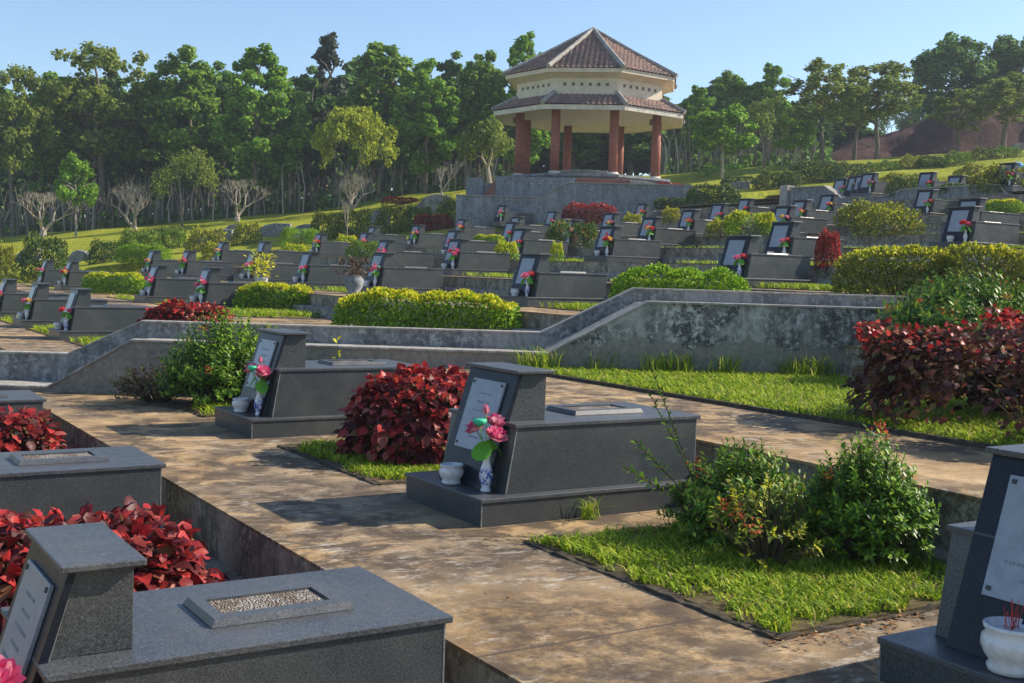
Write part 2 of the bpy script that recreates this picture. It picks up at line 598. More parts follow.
def shell(g, n, r, ex=1.0, lump=.14, thick=.12, low=-.1):
    """points in the outer layers of a mound, with outward directions"""
    u = nrm(g.normal(size=(n*2, 3)))
    u = u[u[:, 2] > low][:n]
    o = u.copy()
    p = np.sign(u)*np.abs(u)**ex
    k = 1+lump*(np.sin(u[:, 0]*7+u[:, 2]*4)+np.sin(u[:, 1]*8-u[:, 0]*5+1.3)+np.sin(u[:, 2]*11+2*u[:, 1]))/2
    k = k*(1-np.abs(g.normal(0, thick, len(u))))
    p = p*k[:, None]*np.array(r)
    p[:, 2] = np.maximum(p[:, 2], .01)
    o = nrm(o/np.array(r))
    return p, o


def mound(name, seed, n, r, size, tpl, mat, ex=1.0, lump=.14, thick=.12, droop=.25, low=-.1, upn=.5, rnd_=.8):
    g = rng(seed)
    p, o = shell(g, n, r, ex, lump, thick, low)
    m = len(p)
    d = o+g.normal(0, rnd_*.7, (m, 3))
    d[:, 2] -= droop
    nn = o*.7+np.array([0, 0, upn])+g.normal(0, rnd_*.45, (m, 3))
    s = size*g.uniform(.6, 1.25, m)
    return leaf_mesh(name, p, d, nn, s, tpl, mat)


# ------------------------------------------------------------------ ground heights
def w1(X): return 14.45-.548*(X-3.2)          # foot of the lower cross wall
def w2(X): return w1(X)+1.30                  # back face of the upper cross wall
EK = [3.35+3.39*k for k in range(-5, 9)]+[34.8+3.4*i for i in range(0, 9)]   # terrace edges, k = -5..
def kz(k): return .05+.46*k if k < 9 else 4.75+.47*(k-9)
def kx0(k): return 4.6+3.39*k if k < 9 else 35.9+3.4*(k-9)
def kedge(k): return EK[k+5]
def k_of(X):
    k = -5
    for i, e in enumerate(EK):
        if X >= e: k = i-5
    return k
def s1z(X):
    if X < -.78: return -.82
    if X < 2.5: return -.41
    if X < 5.8: return 0.0
    if X < 11.2: return .41
    if X < 14.5: return .82
    if X < 17.8: return 1.23
    return 1.64
def dv(X, Y): return .535*X+.845*Y
def bd(X):
    xs = [-10, 8, 18, 25, 35, 45, 60]; ys = [46, 46, 49.5, 53, 55.5, 59, 62]
    return float(np.interp(X, xs, ys))
def sm(t):
    t = min(1, max(0, t)); return t*t*(3-2*t)
def gz(X, Y):
    d = dv(X, Y)
    b = bd(X)
    base = -.57+.1357*min(max(X, -14), 90)+.004*max(0, X-90)
    base += .55*sm((X-30)/6)-.012*max(0, min(X, 90)-45)
    off = .25+1.25*sm((d-b)/(75-b)) if d < 75 else 1.5
    return base+off
def ground(X, Y):
    if dv(X, Y) > bd(X): return gz(X, Y)
    if Y < w1(X) and X < 21: return s1z(X)
    return kz(k_of(X))
def march(x, y, d0=3, d1=120):
    d = d0
    while d < d1:
        q = at_d(x, y, d)
        if q[2] < ground(q[0], q[1]): break
        d += .05 if d < 30 else .12
    q[2] = ground(q[0], q[1])
    return q


# one ground sheet reaching far out; below the terraces it lies hidden
def axis(a, b, mid0, mid1, step, far):
    L = list(np.arange(mid0, mid1, step))
    x = mid0; s = step; A = []
    while x > a:
        s *= 1.35; x -= s; A.append(x)
    x = mid1; s = step; B = []
    while x < b:
        B.append(x); s *= 1.35; x += s
    return A[::-1]+L+B
gx = axis(-900, 1200, -12, 92, .9, 0)
gy = axis(-600, 1500, 14, 112, .9, 0)
GV = []
g0 = rng(3)
for yy in gy:
    for xx in gx:
        d = dv(xx, yy)
        if d > bd(xx): z = gz(xx, yy)+(.05*math.sin(xx*.9+yy*.4)+.05*math.sin(yy*1.1-xx*.3))*sm((d-bd(xx))/4)
        else: z = -.57+.1357*min(max(xx, -14), 60)-1.5
        GV.append((xx, yy, z))
GV = np.array(GV)
nx, ny = len(gx), len(gy)
ii = np.arange((ny-1)*(nx-1))
a = (ii//(nx-1))*nx+ii % (nx-1)
me = fast_mesh('ground', GV, np.stack([a, a+1, a+nx+1, a+nx], 1), M['lawn'], True)
struct('ground', me)

# ------------------------------------------------------------------ terraces of the near section
def poly_slab(name, poly, z, th, mat, kind='structure'):
    o = obj(name, MB().plan(poly, z-th, z), mat)
    o['kind'] = kind
    return o

S1 = [(-6, -.78, -.82), (-.78, 2.5, -.41), (2.5, 5.8, 0.0), (5.8, 11.2, .41), (11.2, 14.5, .82), (14.5, 17.8, 1.23), (17.8, 21, 1.64)]
wl = ['stained concrete retaining wall low down at the bottom left behind the camera side',
      'stained concrete wall between the foreground tombs and the broad tan path',
      'low concrete wall behind the leafy foreground shrubs on the right',
      'low concrete wall hidden behind the long maroon hedge on the right',
      'upper concrete wall behind the hedges at the right edge', 'top concrete wall behind the hedges at the right edge']
for i, (x0, x1, z) in enumerate(S1):
    y0 = -3
    poly_slab('terrace_path', [(x0-.012, y0), (x1-.02, y0), (x1-.02, w1(x1)), (x0-.012, w1(x0))], z, .02, M['path'])
    if i >= 1 and x0 < 15:
        zl = S1[i-1][2]
        mb = MB().box(x0, x0+.16, y0, w1(x0)-.02, zl-.3, z-.02)
        mb.box(x0-.22, x0-.001, y0, w1(x0)-.14, zl-.1, zl+.07)
        o = obj('retaining_wall', mb, M['riser'], bevel=.008)
        tag(o, wl[min(i, 5)] if i != 1 else wl[0], 'wall', 'low retaining walls between the tomb terraces')
        if i == 2: o['label'] = wl[1]
        if i == 3: o['label'] = wl[2]
        if i == 4: o['label'] = wl[3]


# the two stepped cross walls and the walk between them
def aw(X, off): return (X+.48*off, w1(X)+.877*off)
def strip(name, prof, o0, o1, zb, mat, dz=0.0, bevel=0):
    vs = []; fs = []
    for X, z in prof:
        for off, zz in ((o0, zb), (o1, zb), (o1, z+dz), (o0, z+dz)):
            a_, b_ = aw(X, off); vs.append((a_, b_, zz))
    n = len(prof)
    for i in range(n-1):
        for k in range(4):
            k2 = (k+1) % 4
            fs.append((i*4+k, (i+1)*4+k, (i+1)*4+k2, i*4+k2))
    fs.append((0, 1, 2, 3)); fs.append(tuple((n-1)*4+k for k in (3, 2, 1, 0)))
    return obj(name, MB().add(vs, fs), mat, bevel=bevel)

def strip_cap(name, prof, o0, o1, t, mat, parent):
    vs = []; fs = []
    for X, z in prof:
        for off, zz in ((o0, z), (o1, z), (o1, z+t), (o0, z+t)):
            a_, b_ = aw(X, off); vs.append((a_, b_, zz))
    n = len(prof)
    for i in range(n-1):
        for k in range(4):
            k2 = (k+1) % 4
            fs.append((i*4+k, (i+1)*4+k, (i+1)*4+k2, i*4+k2))
    fs.append((0, 1, 2, 3)); fs.append(tuple((n-1)*4+k for k in (3, 2, 1, 0)))
    return obj(name, MB().add(vs, fs), mat, parent=parent, bevel=.006)

near_prof = [(-9, -.53), (-2.6, -.53), (-1.75, .04), (2.82, .04), (3.66, .62), (8.0, .60), (9.05, 1.26), (14.4, 1.27), (15.4, 1.88), (22, 1.88)]
far_prof = [(-9, -.20), (-2.9, -.20), (-2.1, .36), (2.75, .36), (3.55, .80), (8.0, .80), (9.05, 1.41), (14.4, 1.41), (15.4, 2.0), (22, 2.0)]
wa = strip('stepped_wall', near_prof, 0, .17, -1.6, M['wall'])
tag(wa, 'mildewed grey concrete wall with sloping end ramps, nearer of the parallel pair', 'wall')
strip_cap('coping', near_prof, -.02, .19, .03, M['coping'], wa)
wb = strip('stepped_wall', far_prof, 1.0, 1.17, -1.6, M['wall_plain'])
tag(wb, 'grey concrete wall with pale coping directly below the yellow hedge, farther of the pair', 'wall')
strip_cap('coping', far_prof, .985, 1.19, .025, M['coping'], wb)
tread = [(X, z-.01) for X, z in near_prof]
t_ = strip('cross_path', tread, .19, .985, -1.7, M['coping'])
t_['kind'] = 'structure'
# small concrete block at the foot of the wall near the maroon hedge
q = on_z(832, 377, .41)
o = obj('concrete_block', MB().prism([(0, 0), (0, .16), (.12, .19), (.85, .19), (.9, 0)], 0, .3), M['far_wall'], loc=(q[0]-.2, q[1], .40), bevel=.01)
o.rotation_euler.z = -.5
tag(o, 'low pale concrete block at the wall foot beside the maroon hedge', 'block')

# ------------------------------------------------------------------ terraces beyond
def yb(X): return (bd(X)-.535*X)/.845+1.0
K0, K1 = -4, 15
for k in range(K0, K1+1):
    x0, x1, z = kedge(k), kedge(k+1), kz(k)
    poly = [(x0-.012, max(w2(x0), -2)), (x1-.02, max(w2(x1), -2)), (x1-.02, yb(x1)), (x0-.012, yb(x0))]
    poly_slab('terrace_path', poly, z, .02, M['path'])
names_r = {-1: 'the leftmost tombs', 0: 'the tomb row just beyond the left stepped wall', 1: 'the second row of tombs beyond the stepped wall',
           2: 'the row holding the tomb above the yellow hedge', 3: 'the row of the tomb above the sloping wall end', 4: 'the row above the bright green hedge',
           5: 'the fifth row beyond the stepped wall', 6: 'the sixth row beyond the stepped wall', 7: 'the seventh row beyond the stepped wall', 8: 'the eighth row beyond the stepped wall'}
for k in range(-1, 9):
    x0 = kedge(k); zl = kz(k-1); z = kz(k)
    mb = MB().box(x0, x0+.16, max(w2(x0), 4), yb(x0)-.5, zl-.3, z-.02)
    o = obj('retaining_wall', mb, M['riser'])
    tag(o, 'low stained retaining wall at the foot of '+names_r[k], 'wall', 'low retaining walls between the tomb terraces')
    lg = MB().box(x0-.34, x0-.001, max(w2(x0), 4)+.2, yb(x0)-.6, zl-.05, zl+.20)
    obj('footing', lg, M['wall_plain'], parent=o, bevel=.01)

# wall below the uppermost section
prof = [(24.0, 4.3), (24.8, 4.95), (28.6, 4.95), (29.6, 4.72), (31.5, 4.72), (32.4, 5.22), (34.2, 5.22)]
vs = []; fs = []
for Y, z in prof: vs += [(34.55, Y, 3.2), (34.79, Y, 3.2), (34.79, Y, z), (34.55, Y, z)]
for i in range(len(prof)-1):
    for j in range(4):
        j2 = (j+1) % 4; fs.append((i*4+j, i*4+j2, (i+1)*4+j2, (i+1)*4+j))
fs += [(3, 2, 1, 0), tuple(len(vs)-4+j for j in range(4))]
o = obj('upper_wall', MB().add(vs, fs), M['far_wall'])
tag(o, 'long dark blue-grey concrete wall crossing the slope at upper right', 'wall')
vs2 = []; fs2 = []
for Y, z in prof: vs2 += [(34.5, Y, z), (34.84, Y, z), (34.84, Y, z+.05), (34.5, Y, z+.05)]
for i in range(len(prof)-1):
    for j in range(4):
        j2 = (j+1) % 4; fs2.append((i*4+j, i*4+j2, (i+1)*4+j2, (i+1)*4+j))
fs2 += [(3, 2, 1, 0), tuple(len(vs2)-4+j for j in range(4))]
obj('coping', MB().add(vs2, fs2), M['coping'], parent=o)
o = obj('concrete_post', MB().box(34.4, 34.85, 34.25, 34.65, 3.4, 5.35), M['coping'], bevel=.02)
tag(o, 'square concrete post at the left end of the long dark upper wall', 'post')
o = struct('terrace_path', MB().box(34.42, 34.8, 4, yb(34)-1, 2.5, 4.6), M['riser'])

# ------------------------------------------------------------------ tomb prototype
def make_tomb(name, screws):
    t = thing(name, (0, 0, 0), '', 'tomb')
    g = 'granite'
    obj('plinth', MB().box(.01, 1.94, -.515, .515, -.03, .15), M[g], t, bevel=.003)
    obj('plinth_slab', MB().box(0, 1.95, -.525, .525, .15, .178), M['granite_top'], t, bevel=.005)
    obj('chest', MB().prism([(.235, .178), (.305, .60), (1.80, .60), (1.80, .178)], -.43, .43), M[g], t, bevel=.003)
    # the lid with its planting recess cut through
    L = MB(); z0, z1 = .60, .626
    for a in ((.285, 1.0, -.4425, .4425), (1.44, 1.83, -.4425, .4425), (1.0, 1.44, -.4425, -.10), (1.0, 1.44, .10, .4425)): L.box(a[0], a[1], a[2], a[3], z0, z1)
    lid = MB()
    o_ = [(.285, -.4425), (1.83, -.4425), (1.83, .4425), (.285, .4425)]; i_ = [(1.0, -.10), (1.44, -.10), (1.44, .10), (1.0, .10)]
    vs = [(x, y, z1) for x, y in o_+i_]+[(x, y, z0) for x, y in o_+i_]
    fs = [(0, 1, 5, 4), (1, 2, 6, 5), (2, 3, 7, 6), (3, 0, 4, 7), (8, 12, 13, 9), (9, 13, 14, 10), (10, 14, 15, 11), (11, 15, 12, 8),
          (0, 8, 9, 1), (1, 9, 10, 2), (2, 10, 11, 3), (3, 11, 8, 0), (4, 5, 13, 12), (5, 6, 14, 13), (6, 7, 15, 14), (7, 4, 12, 15)]
    obj('lid', lid.add(vs, fs), M['granite_top'], t, bevel=.004)
    fr = MB()
    for (x0, x1, y0, y1) in ((.93, 1.0, -.185, .185), (1.44, 1.52, -.185, .185), (1.0, 1.44, -.185, -.10), (1.0, 1.44, .10, .185)):
        fr.box(x0, x1, y0, y1, .6265, .650)
    vs = []; fo = [(.93, -.185), (1.52, -.185), (1.52, .185), (.93, .185)]
    fi = [(.995, -.105), (1.445, -.105), (1.445, .105), (.995, .105)]
    vs = [(x, y, .628) for x, y in fo]+[(x, y, .656) for x, y in [(.945, -.17), (1.505, -.17), (1.505, .17), (.945, .17)]]+[(x, y, .656) for x, y in fi]+[(x, y, .60) for x, y in fi]
    fs = []
    for r0 in (0, 4, 8):
        for j in range(4): fs.append((r0+j, r0+(j+1) % 4, r0+4+(j+1) % 4, r0+4+j))
    f_ = obj('planter_frame', MB().add(vs, fs), M['granite_top'], t)
    obj('gravel_bed', MB().box(.996, 1.444, -.104, .104, .56, .646), M['gravel'], f_)
    hs = obj('headstone', MB().prism([(.19, .1785), (.41, .93), (.61, .93), (.61, .627), (.42, .627), (.25, .1785)], -.29, .29), M[g], t, bevel=.003)
    # the polished panel leaning on its front
    pa = MB().prism([(.150, .179), (.383, .932), (.412, .932), (.186, .179)], -.315, .315)
    pn = obj('headstone_panel', pa, M['panel'], t, bevel=.003)
    obj('headstone_cap', MB().box(.355, .645, -.335, .335, .9325, .957), M['granite_top'], t, bevel=.005)
    # plaque on the panel, in the panel's own slope
    dx, dz = .383-.150, .932-.179
    ln = math.hypot(dx, dz); ux, uz = dx/ln, dz/ln; nx_, nz_ = -uz, ux
    def on(u, h): return (.150+ux*u+nx_*h, .179+uz*u+nz_*h)
    def tilt(u0, u1, y0, y1, h0, h1): 
        return MB().prism([on(u0, h0), on(u1, h0), on(u1, h1), on(u0, h1)], y0, y1)
    pq = obj('memorial_plaque', tilt(.235, .715, -.205, .205, .001, .016), M['plaque'], t, bevel=.002)
    if screws:
        jt = MB()
        for (x, y, z0, z1) in ((.010, -.515, .0, .148), (.010, .509, .0, .148), (1.934, -.515, .0, .148)): jt.box(x-.0015, x+.005, y-.0015, y+.006, z0, z1)
        jt.add([(.2335, -.4315, .1785), (.241, -.4315, .1785), (.311, -.4315, .598), (.3035, -.4315, .598), (.2335, -.424, .1785), (.241, -.424, .1785), (.311, -.424, .598), (.3035, -.424, .598)],
               [(0, 1, 2, 3), (4, 7, 6, 5), (0, 3, 7, 4), (1, 5, 6, 2)])
        jt.box(1.7945, 1.8015, -.4315, -.424, .1785, .599)
        jt.add([(.192, -.2915, .1785), (.200, -.2915, .1785), (.418, -.2915, .929), (.4105, -.2915, .929)], [(0, 1, 2, 3)])
        obj('corner_joint', jt, M['joint'], t)['kind'] = 'stuff'
        for u in (.265, .69):
            for y in (-.18, .18):
                obj('screw', tilt(u-.009, u+.009, y-.009, y+.009, .0165, .022), M['screw'], pq)
        rr = random.Random(4)
        mk = MB()
        for u in (.62, .56, .50, .44, .38, .32):
            wd = rr.uniform(.06, .14)
            y = -wd
            while y < wd:
                s_ = rr.uniform(.006, .02)
                b = tilt(u-.006, u+.006, y, y+s_, .0165, .0172)
                mk.add(b.v, b.f); y += s_+rr.uniform(.004, .01)
        tag(obj('lettering', mk, M['letter'], pq), kind=None)
    return t

tomb_near = make_tomb('granite_tomb', True)
tomb_far = make_tomb('granite_tomb', False)

# ------------------------------------------------------------------ offerings
def petals(mb, c, axis, n, ln, wd, open_, cup=.35):
    axis = Vector(axis).normalized(); a = axis.orthogonal().normalized(); b = axis.cross(a)
    for i in range(n):
        t = 2*PI*i/n+open_
        rd = a*math.cos(t)+b*math.sin(t)
        sd = axis.cross(rd)
        d = (axis*math.cos(open_)+rd*math.sin(open_)).normalized()
        nn = d.cross(sd).normalized()
        P0 = Vector(c)
        pts = [P0, P0+d*ln*.4+sd*wd-nn*ln*.12, P0+d*ln*.8+sd*wd*.8, P0+d*ln, P0+d*ln*.8-sd*wd*.8, P0+d*ln*.4-sd*wd-nn*ln*.12, P0+d*ln*.5-nn*ln*.16]
        mb.add(pts, [(0, 1, 6), (1, 2, 6), (2, 3, 6), (3, 4, 6), (4, 5, 6), (5, 0, 6)])

def make_bouquet(seed, colours, nleaf, h=.2, bud=True, mint=False):
    g = random.Random(seed)
    t = thing('flower_bouquet', (0, 0, 0), '', 'bouquet')
    st = MB()
    for i, cmat in enumerate(colours):
        a = 2*PI*i/len(colours)+g.uniform(-.4, .4)
        r = .045+.02*g.random() if len(colours) > 1 else 0
        c = Vector((r*math.cos(a), r*math.sin(a), h*(.36+.42*g.random())))
        mb = MB()
        ax = Vector((math.cos(a)*.5, math.sin(a)*.5, 1))
        petals(mb, c, ax, 9, .074, .027, 1.15); petals(mb, c+Vector((0, 0, .005)), ax, 8, .070, .025, .75); petals(mb, c+Vector((0, 0, .008)), ax, 6, .060, .022, .35)
        obj('flower', mb, M[cmat], t)
        st.tube([(0, 0, -.06), (c.x*.4, c.y*.4, c.z*.5), c], [.003]*3, 5)
    if bud:
        mb = MB(); c = Vector((g.uniform(-.01, .02), g.uniform(-.02, .01), h*.98))
        petals(mb, c, (0, .1, 1), 5, .055, .016, .22); petals(mb, c, (0, .1, 1), 4, .06, .014, .12)
        obj('bud', mb, M[colours[0]], t)
        st.tube([(0, 0, -.06), c], [.003]*2, 5)
    for i in range(nleaf):
        a = 2*PI*i/max(nleaf, 1)+g.uniform(-.5, .5)
        rr = g.uniform(.048, .062)
        c = Vector((.055*math.cos(a), .055*math.sin(a), h*g.uniform(.02, .22)))
        mb = MB(); vs = [c]; n = 12
        nn = Vector((math.cos(a)*.9, math.sin(a)*.9, .6)).normalized(); e1 = nn.orthogonal().normalized(); e2 = nn.cross(e1)
        for k in range(n): vs.append(c+(e1*math.cos(2*PI*k/n)+e2*math.sin(2*PI*k/n))*rr*(1+.1*math.sin(3*2*PI*k/n))+nn*.008*math.sin(4*PI*k/n))
        mb.add(vs, [(0, k+1, (k+1) % n+1) for k in range(n)])
        obj('leaf', mb, M['plastic_leaf'], t)
        st.tube([(0, 0, -.06), c], [.0025]*2, 4)
    if mint:
        mb = MB().lathe([(.004, -.02), (.03, 0), (.038, .014), (.034, .024), (.01, .026)], 12, (-.06, .02, h*.78))
        obj('seed_pod', mb, M['mint'], t, smooth=True); st.tube([(0, 0, -.06), (-.06, .02, h*.77)], [.0025]*2, 4)
    obj('stem', st, M['plastic_leaf'], t)
    return t

bq = {
    'pink': make_bouquet(1, ['pink', 'pink', 'pink'], 2, .20, True, True),
    'pink2': make_bouquet(2, ['pink', 'pink', 'pink'], 3, .19, True, True),
    'red': make_bouquet(3, ['redpetal', 'pink'], 3, .18, False),
    'mixed': make_bouquet(4, ['redpetal', 'yellowpetal', 'pink', 'yellowpetal'], 3, .20, True),
    'salmon': make_bouquet(5, ['pink', 'pink', 'yellowpetal'], 4, .16, False),
}
bq_used = {k: False for k in bq}
bq_words = {'pink': 'pink lotus bouquet', 'pink2': 'pink bouquet', 'red': 'crimson and pink bouquet', 'mixed': 'mixed bouquet', 'salmon': 'pink and yellow bouquet'}
vase_prof = [(.026, 0), (.033, .004), (.034, .012), (.026, .03), (.034, .055), (.044, .09), (.045, .115), (.036, .15), (.024, .19), (.022, .215), (.028, .245), (.035, .262), (.031, .262), (.02, .225), (.018, .19)]
vase0 = obj('flower_vase', MB().lathe(vase_prof, 24), M['vase'], smooth=True)
vase_plain = obj('flower_vase', MB().lathe(vase_prof, 12), M['bowl'], smooth=True)
bowl_prof = [(.05, 0), (.062, .004), (.066, .018), (.058, .03), (.074, .05), (.084, .075), (.082, .098), (.070, .112), (.078, .122), (.080, .132), (.070, .134), (.066, .12)]
bowl_me = MB().lathe(bowl_prof, 24)
bowl0 = thing('incense_bowl', (0, 0, 0), '', 'bowl')
obj('bowl', bowl_me, M['bowl'], bowl0, smooth=True)
obj('ash', MB().lathe([(.066, .112), (.066, .118)], 16), M['ash'], bowl0)
proto_used = {'n': False, 'f': False, 'v': False, 'vp': False, 'b': False}

def use(key, proto, loc, label, cat, group, rz=0, sc=1):
    if not proto_used.get(key): proto_used[key] = True; o = proto
    else: o = copy_tree(proto)
    o.location = loc; o.rotation_euler = (0, 0, rz)
    o.scale = (sc, sc, sc) if isinstance(sc, (int, float)) else sc
    tag(o, label, cat, group)
    return o

def short_label(t):
    w_ = t.split()
    if len(w_) > 16: w_ = [x for x in w_ if x not in ('the', 'a')]
    if len(w_) > 16: w_ = [x for x in w_ if x not in ('small', 'dark', 'just', 'low')]
    if len(w_) > 16: print('LONG', len(w_), ' '.join(w_))
    return ' '.join(w_)


def place_tomb(X, Y, Z, short, flowers='pink', bowl=True, near=False, rz=None, vdx=0):
    rz = rnd.uniform(-.008, .008)
    use('n' if near else 'f', tomb_near if near else tomb_far, (X, Y, Z), short, 'tomb', 'dark granite tombs in rows on the terraces', rz)
    ref = short.split(' ', 1)[1] if False else short
    core = short
    for pre in ('dark granite ', 'dark ', 'granite '): core = core.replace(pre, '', 1) if core.startswith(pre) else core
    wcount = len(core.split())
    if flowers:
        vx, vy = X+.165+vdx, Y-.285+rnd.uniform(-.02, .02)
        near_v = near or dv(X, Y) < 24
        use('v' if near_v else 'vp', vase0 if near_v else vase_plain, (vx, vy, Z+.178), short_label('white vase before the '+core), 'vase', 'vases standing on the tomb plinths', rnd.uniform(0, 6))
        key = flowers
        if not bq_used[key]: bq_used[key] = True; b = bq[key]
        else: b = copy_tree(bq[key])
        s_ = 1.22 if near else rnd.uniform(1.1, 1.45)
        b.location = (vx, vy, Z+.178+.255); b.rotation_euler = (0, 0, rnd.uniform(-.7, .7) if near else rnd.uniform(0, 6)); b.scale = (s_,)*3
        tag(b, short_label(bq_words[key]+' at the '+core), 'bouquet', 'artificial flowers in vases on the tombs')
    if bowl:
        use('b', bowl0, (X+.095, Y+.03, Z+.178), short_label('white bowl before the '+core), 'bowl', 'white incense bowls on the plinths', rnd.uniform(0, 6))

place_tomb(.493, 4.483, -.41, 'dark granite tomb in the foreground left corner with an open gravel bed', 'pink', False, True, vdx=-.06)
place_tomb(.475, 8.415, -.41, 'dark tomb behind the big red-leaved bush at left', 'red', True, True)
place_tomb(.479, 12.47, -.41, 'dark tomb at the left picture edge just before the stepped wall', 'red', True, True)
place_tomb(3.754, 6.742, 0, 'dark granite tomb at the centre of the foreground', 'pink', True, True)
place_tomb(3.733, 10.793, 0, 'dark tomb between the ixora bush and the round red bush', 'pink2', True, True)
place_tomb(3.78, 2.63, 0, 'dark tomb cut off by the right picture edge', None, False, True)
# the bowl with incense at the right edge
q = on_z(1011, 672, .178)
use('b', bowl0, (q[0], q[1], .178), 'big white incense bowl with red sticks at the right picture edge', 'bowl', 'white incense bowls on the plinths', 0, 1.35)
st = MB()
gi = random.Random(9)
for i in range(16):
    a = gi.uniform(0, 6.28); r_ = gi.uniform(0, .05)
    x_, y_ = q[0]+r_*math.cos(a), q[1]+r_*math.sin(a)
    st.tube([(x_, y_, .33), (x_+gi.uniform(-.02, .02), y_+gi.uniform(-.02, .02), gi.uniform(.39, .46))], [.0016, .0012], 4)
tag(obj('incense_sticks', st, M['incense']), 'burnt red incense sticks standing in the bowl at the right edge', 'incense')

TB = [  # pixel of the lid's near front corner, row, label, flowers, bowl
 (75.1, 307.3, 0, 'dark tomb with crimson flowers nearest beyond the left stepped wall', 'red', True),
 (34.9, 298.1, 0, 'dark tomb second from the left in the front row at left', 'salmon', True),
 (4.0, 292.4, 0, 'dark tomb leftmost in the front row beyond the wall', 'mixed', True),
 (209, 282.9, 1, 'dark tomb above the low red hedge behind a golden bush', 'pink', True),
 (156.3, 278.3, 1, 'dark tomb right of the low golden hedge at left', 'pink2', True),
 (69.8, 271.7, 1, 'dark tomb left of the low golden hedge with orange flowers', 'mixed', True),
 (45.4, 268.8, 1, 'dark tomb below the leftmost round dark shrub', 'salmon', False),
 (539.3, 274.5, 2, 'dark tomb with a red flower right of the long golden hedge', 'red', True),
 (384.3, 268, 2, 'dark tomb with pink flowers just above the long golden hedge', 'pink2', True),
 (310.5, 265, 2, 'dark tomb with yellow potted leaves before it, mid left', 'red', True),
 (255.3, 262.4, 2, 'dark tomb above the shorter golden hedge with crimson flowers', 'red', True),
 (188, 260.8, 2, 'dark tomb with cream and pink flowers among the left rows', 'mixed', True),
 (153, 259.9, 2, 'dark tomb directly below the bright lime bush at left', 'salmon', True),
 (751.5, 254.5, 3, 'dark tomb just right of the bright green hedge', 'red', False),
 (460.5, 252.4, 3, 'dark tomb with pink flowers left of the small golden shrub, centre', 'pink2', True),
 (388, 251.8, 3, 'dark tomb with a dry plant before it, left of centre', 'pink2', False),
 (264.5, 249.5, 3, 'dark tomb above the lime bush row with a white ornament', None, True),
 (222.9, 249.6, 3, 'dark tomb before the mottled shrubs of the left back row', 'salmon', True),
 (794.3, 236.1, 4, 'dark tomb with two red roses behind the one beside the green hedge', 'red', True),
 (615, 238.7, 4, 'dark tomb with orange and red flowers right of the orange-flowered bush', 'mixed', True),
 (525, 239.3, 4, 'dark tomb with a red flower left of the orange-flowered bush', 'red', True),
 (457, 239.8, 4, 'dark tomb behind the pair with pink flowers, left of centre', 'pink2', True),
 (367.5, 240.7, 4, 'dark tomb with pink flowers above the small lime bush, left half', 'pink2', True),
 (321.3, 241.4, 4, 'dark tomb left of the bare little sapling in the left half', 'mixed', True),
 (976.3, 219.4, 5, 'dark tomb with red flowers largest in the upper right', 'red', True),
 (656.5, 226.9, 5, 'dark tomb between two small yellow-green shrubs, right of centre', 'mixed', True),
 (575, 228.4, 5, 'dark tomb behind the orange-flowered bush', 'salmon', False),
 (515, 231.5, 5, 'dark tomb half hidden between centre tombs below the gazebo wall', 'red', True),
 (419.5, 232, 5, 'dark tomb beside the low round red bush left of centre', 'mixed', True),
 (375, 233.5, 5, 'small far tomb before the speckled shrubs, left half', None, True),
 (982.3, 209.3, 6, 'dark tomb partly behind the largest upper right one', 'salmon', False),
 (791.7, 215.9, 6, 'dark tomb with small red flowers behind the rose tomb, right', 'salmon', False),
 (695.4, 218.3, 6, 'dark tomb with pale flowers left of the dark green hedge', 'mixed', False),
 (615, 221, 6, 'dark tomb right of the low red hedge under the gazebo', 'mixed', False),
 (520, 225, 6, 'dark tomb with a red flower below the left gazebo wall', 'red', False),
 (465, 225, 6, 'dark tomb right of the olive shrubs under the gazebo steps', 'mixed', True),
 (808, 207.8, 7, 'dark tomb with cream and red flowers high on the right', 'mixed', False),
 (724.5, 211.7, 7, 'dark tomb with one red flower below the dark hedge', 'red', False),
 (556, 219.5, 7, 'dark tomb against the gazebo wall left of the red hedge', 'red', True),
 (505, 222.5, 7, 'dark tomb at the foot of the gazebo wall beside an orange shrub', 'pink2', False),
 (934.8, 197, 8, 'dark tomb with a bright red flower under the long dark wall', 'red', True),
 (835, 201.5, 8, 'dark tomb with red flowers left of the long dark wall', 'salmon', False),
 (750.8, 205.8, 8, 'dark tomb with a red flower right of the round hedge bushes', 'red', False),
 (646.6, 210.4, 8, 'dark tomb at the foot of the right gazebo wall', 'mixed', False),
 (934.8, 177.3, 9, 'dark tomb above the long dark wall, left of its two', 'red', False),
 (963.8, 180.7, 9, 'dark tomb above the long dark wall, right of its two', 'red', False),
 (1017, 168.5, 9, 'topmost dark tomb at the right edge beside a blue cloth', 'red', False),
 (847.5, 183.5, 9, 'small far tomb leftmost above the sloping wall end', 'red', False),
 (862, 181.2, 9, 'small far tomb second from left above the sloping wall', 'salmon', False),
 (876, 178.0, 10, 'small far tomb at the right end of the distant group of four', 'pink2', False),
 (869, 180.2, 10, 'small far tomb third from left in the distant group', 'salmon', False),
]
ROWS = {}
for (x, y, k, lab, fl, bw) in TB:
    X = kx0(k)
    q = on_x(x, y, X+.294)
    Y = q[1]+.4425
    if k >= 9:
        qq = on_z(x, y, kz(9)+.12+.62); X = qq[0]-.294; Y = qq[1]+.4425
    z = ground(X+.9, Y) if k < 9 else kz(k_of(X+.3))
    ROWS.setdefault(k, []).append(Y)
    place_tomb(X, Y, z, lab, fl, bw)
    print('TOMB', k, round(X, 2), round(Y, 2), round(z, 2), lab)
for key in bq:
    if not bq_used[key]: print('unused', key)
q = at_d(1019.5, 167.5, 46)

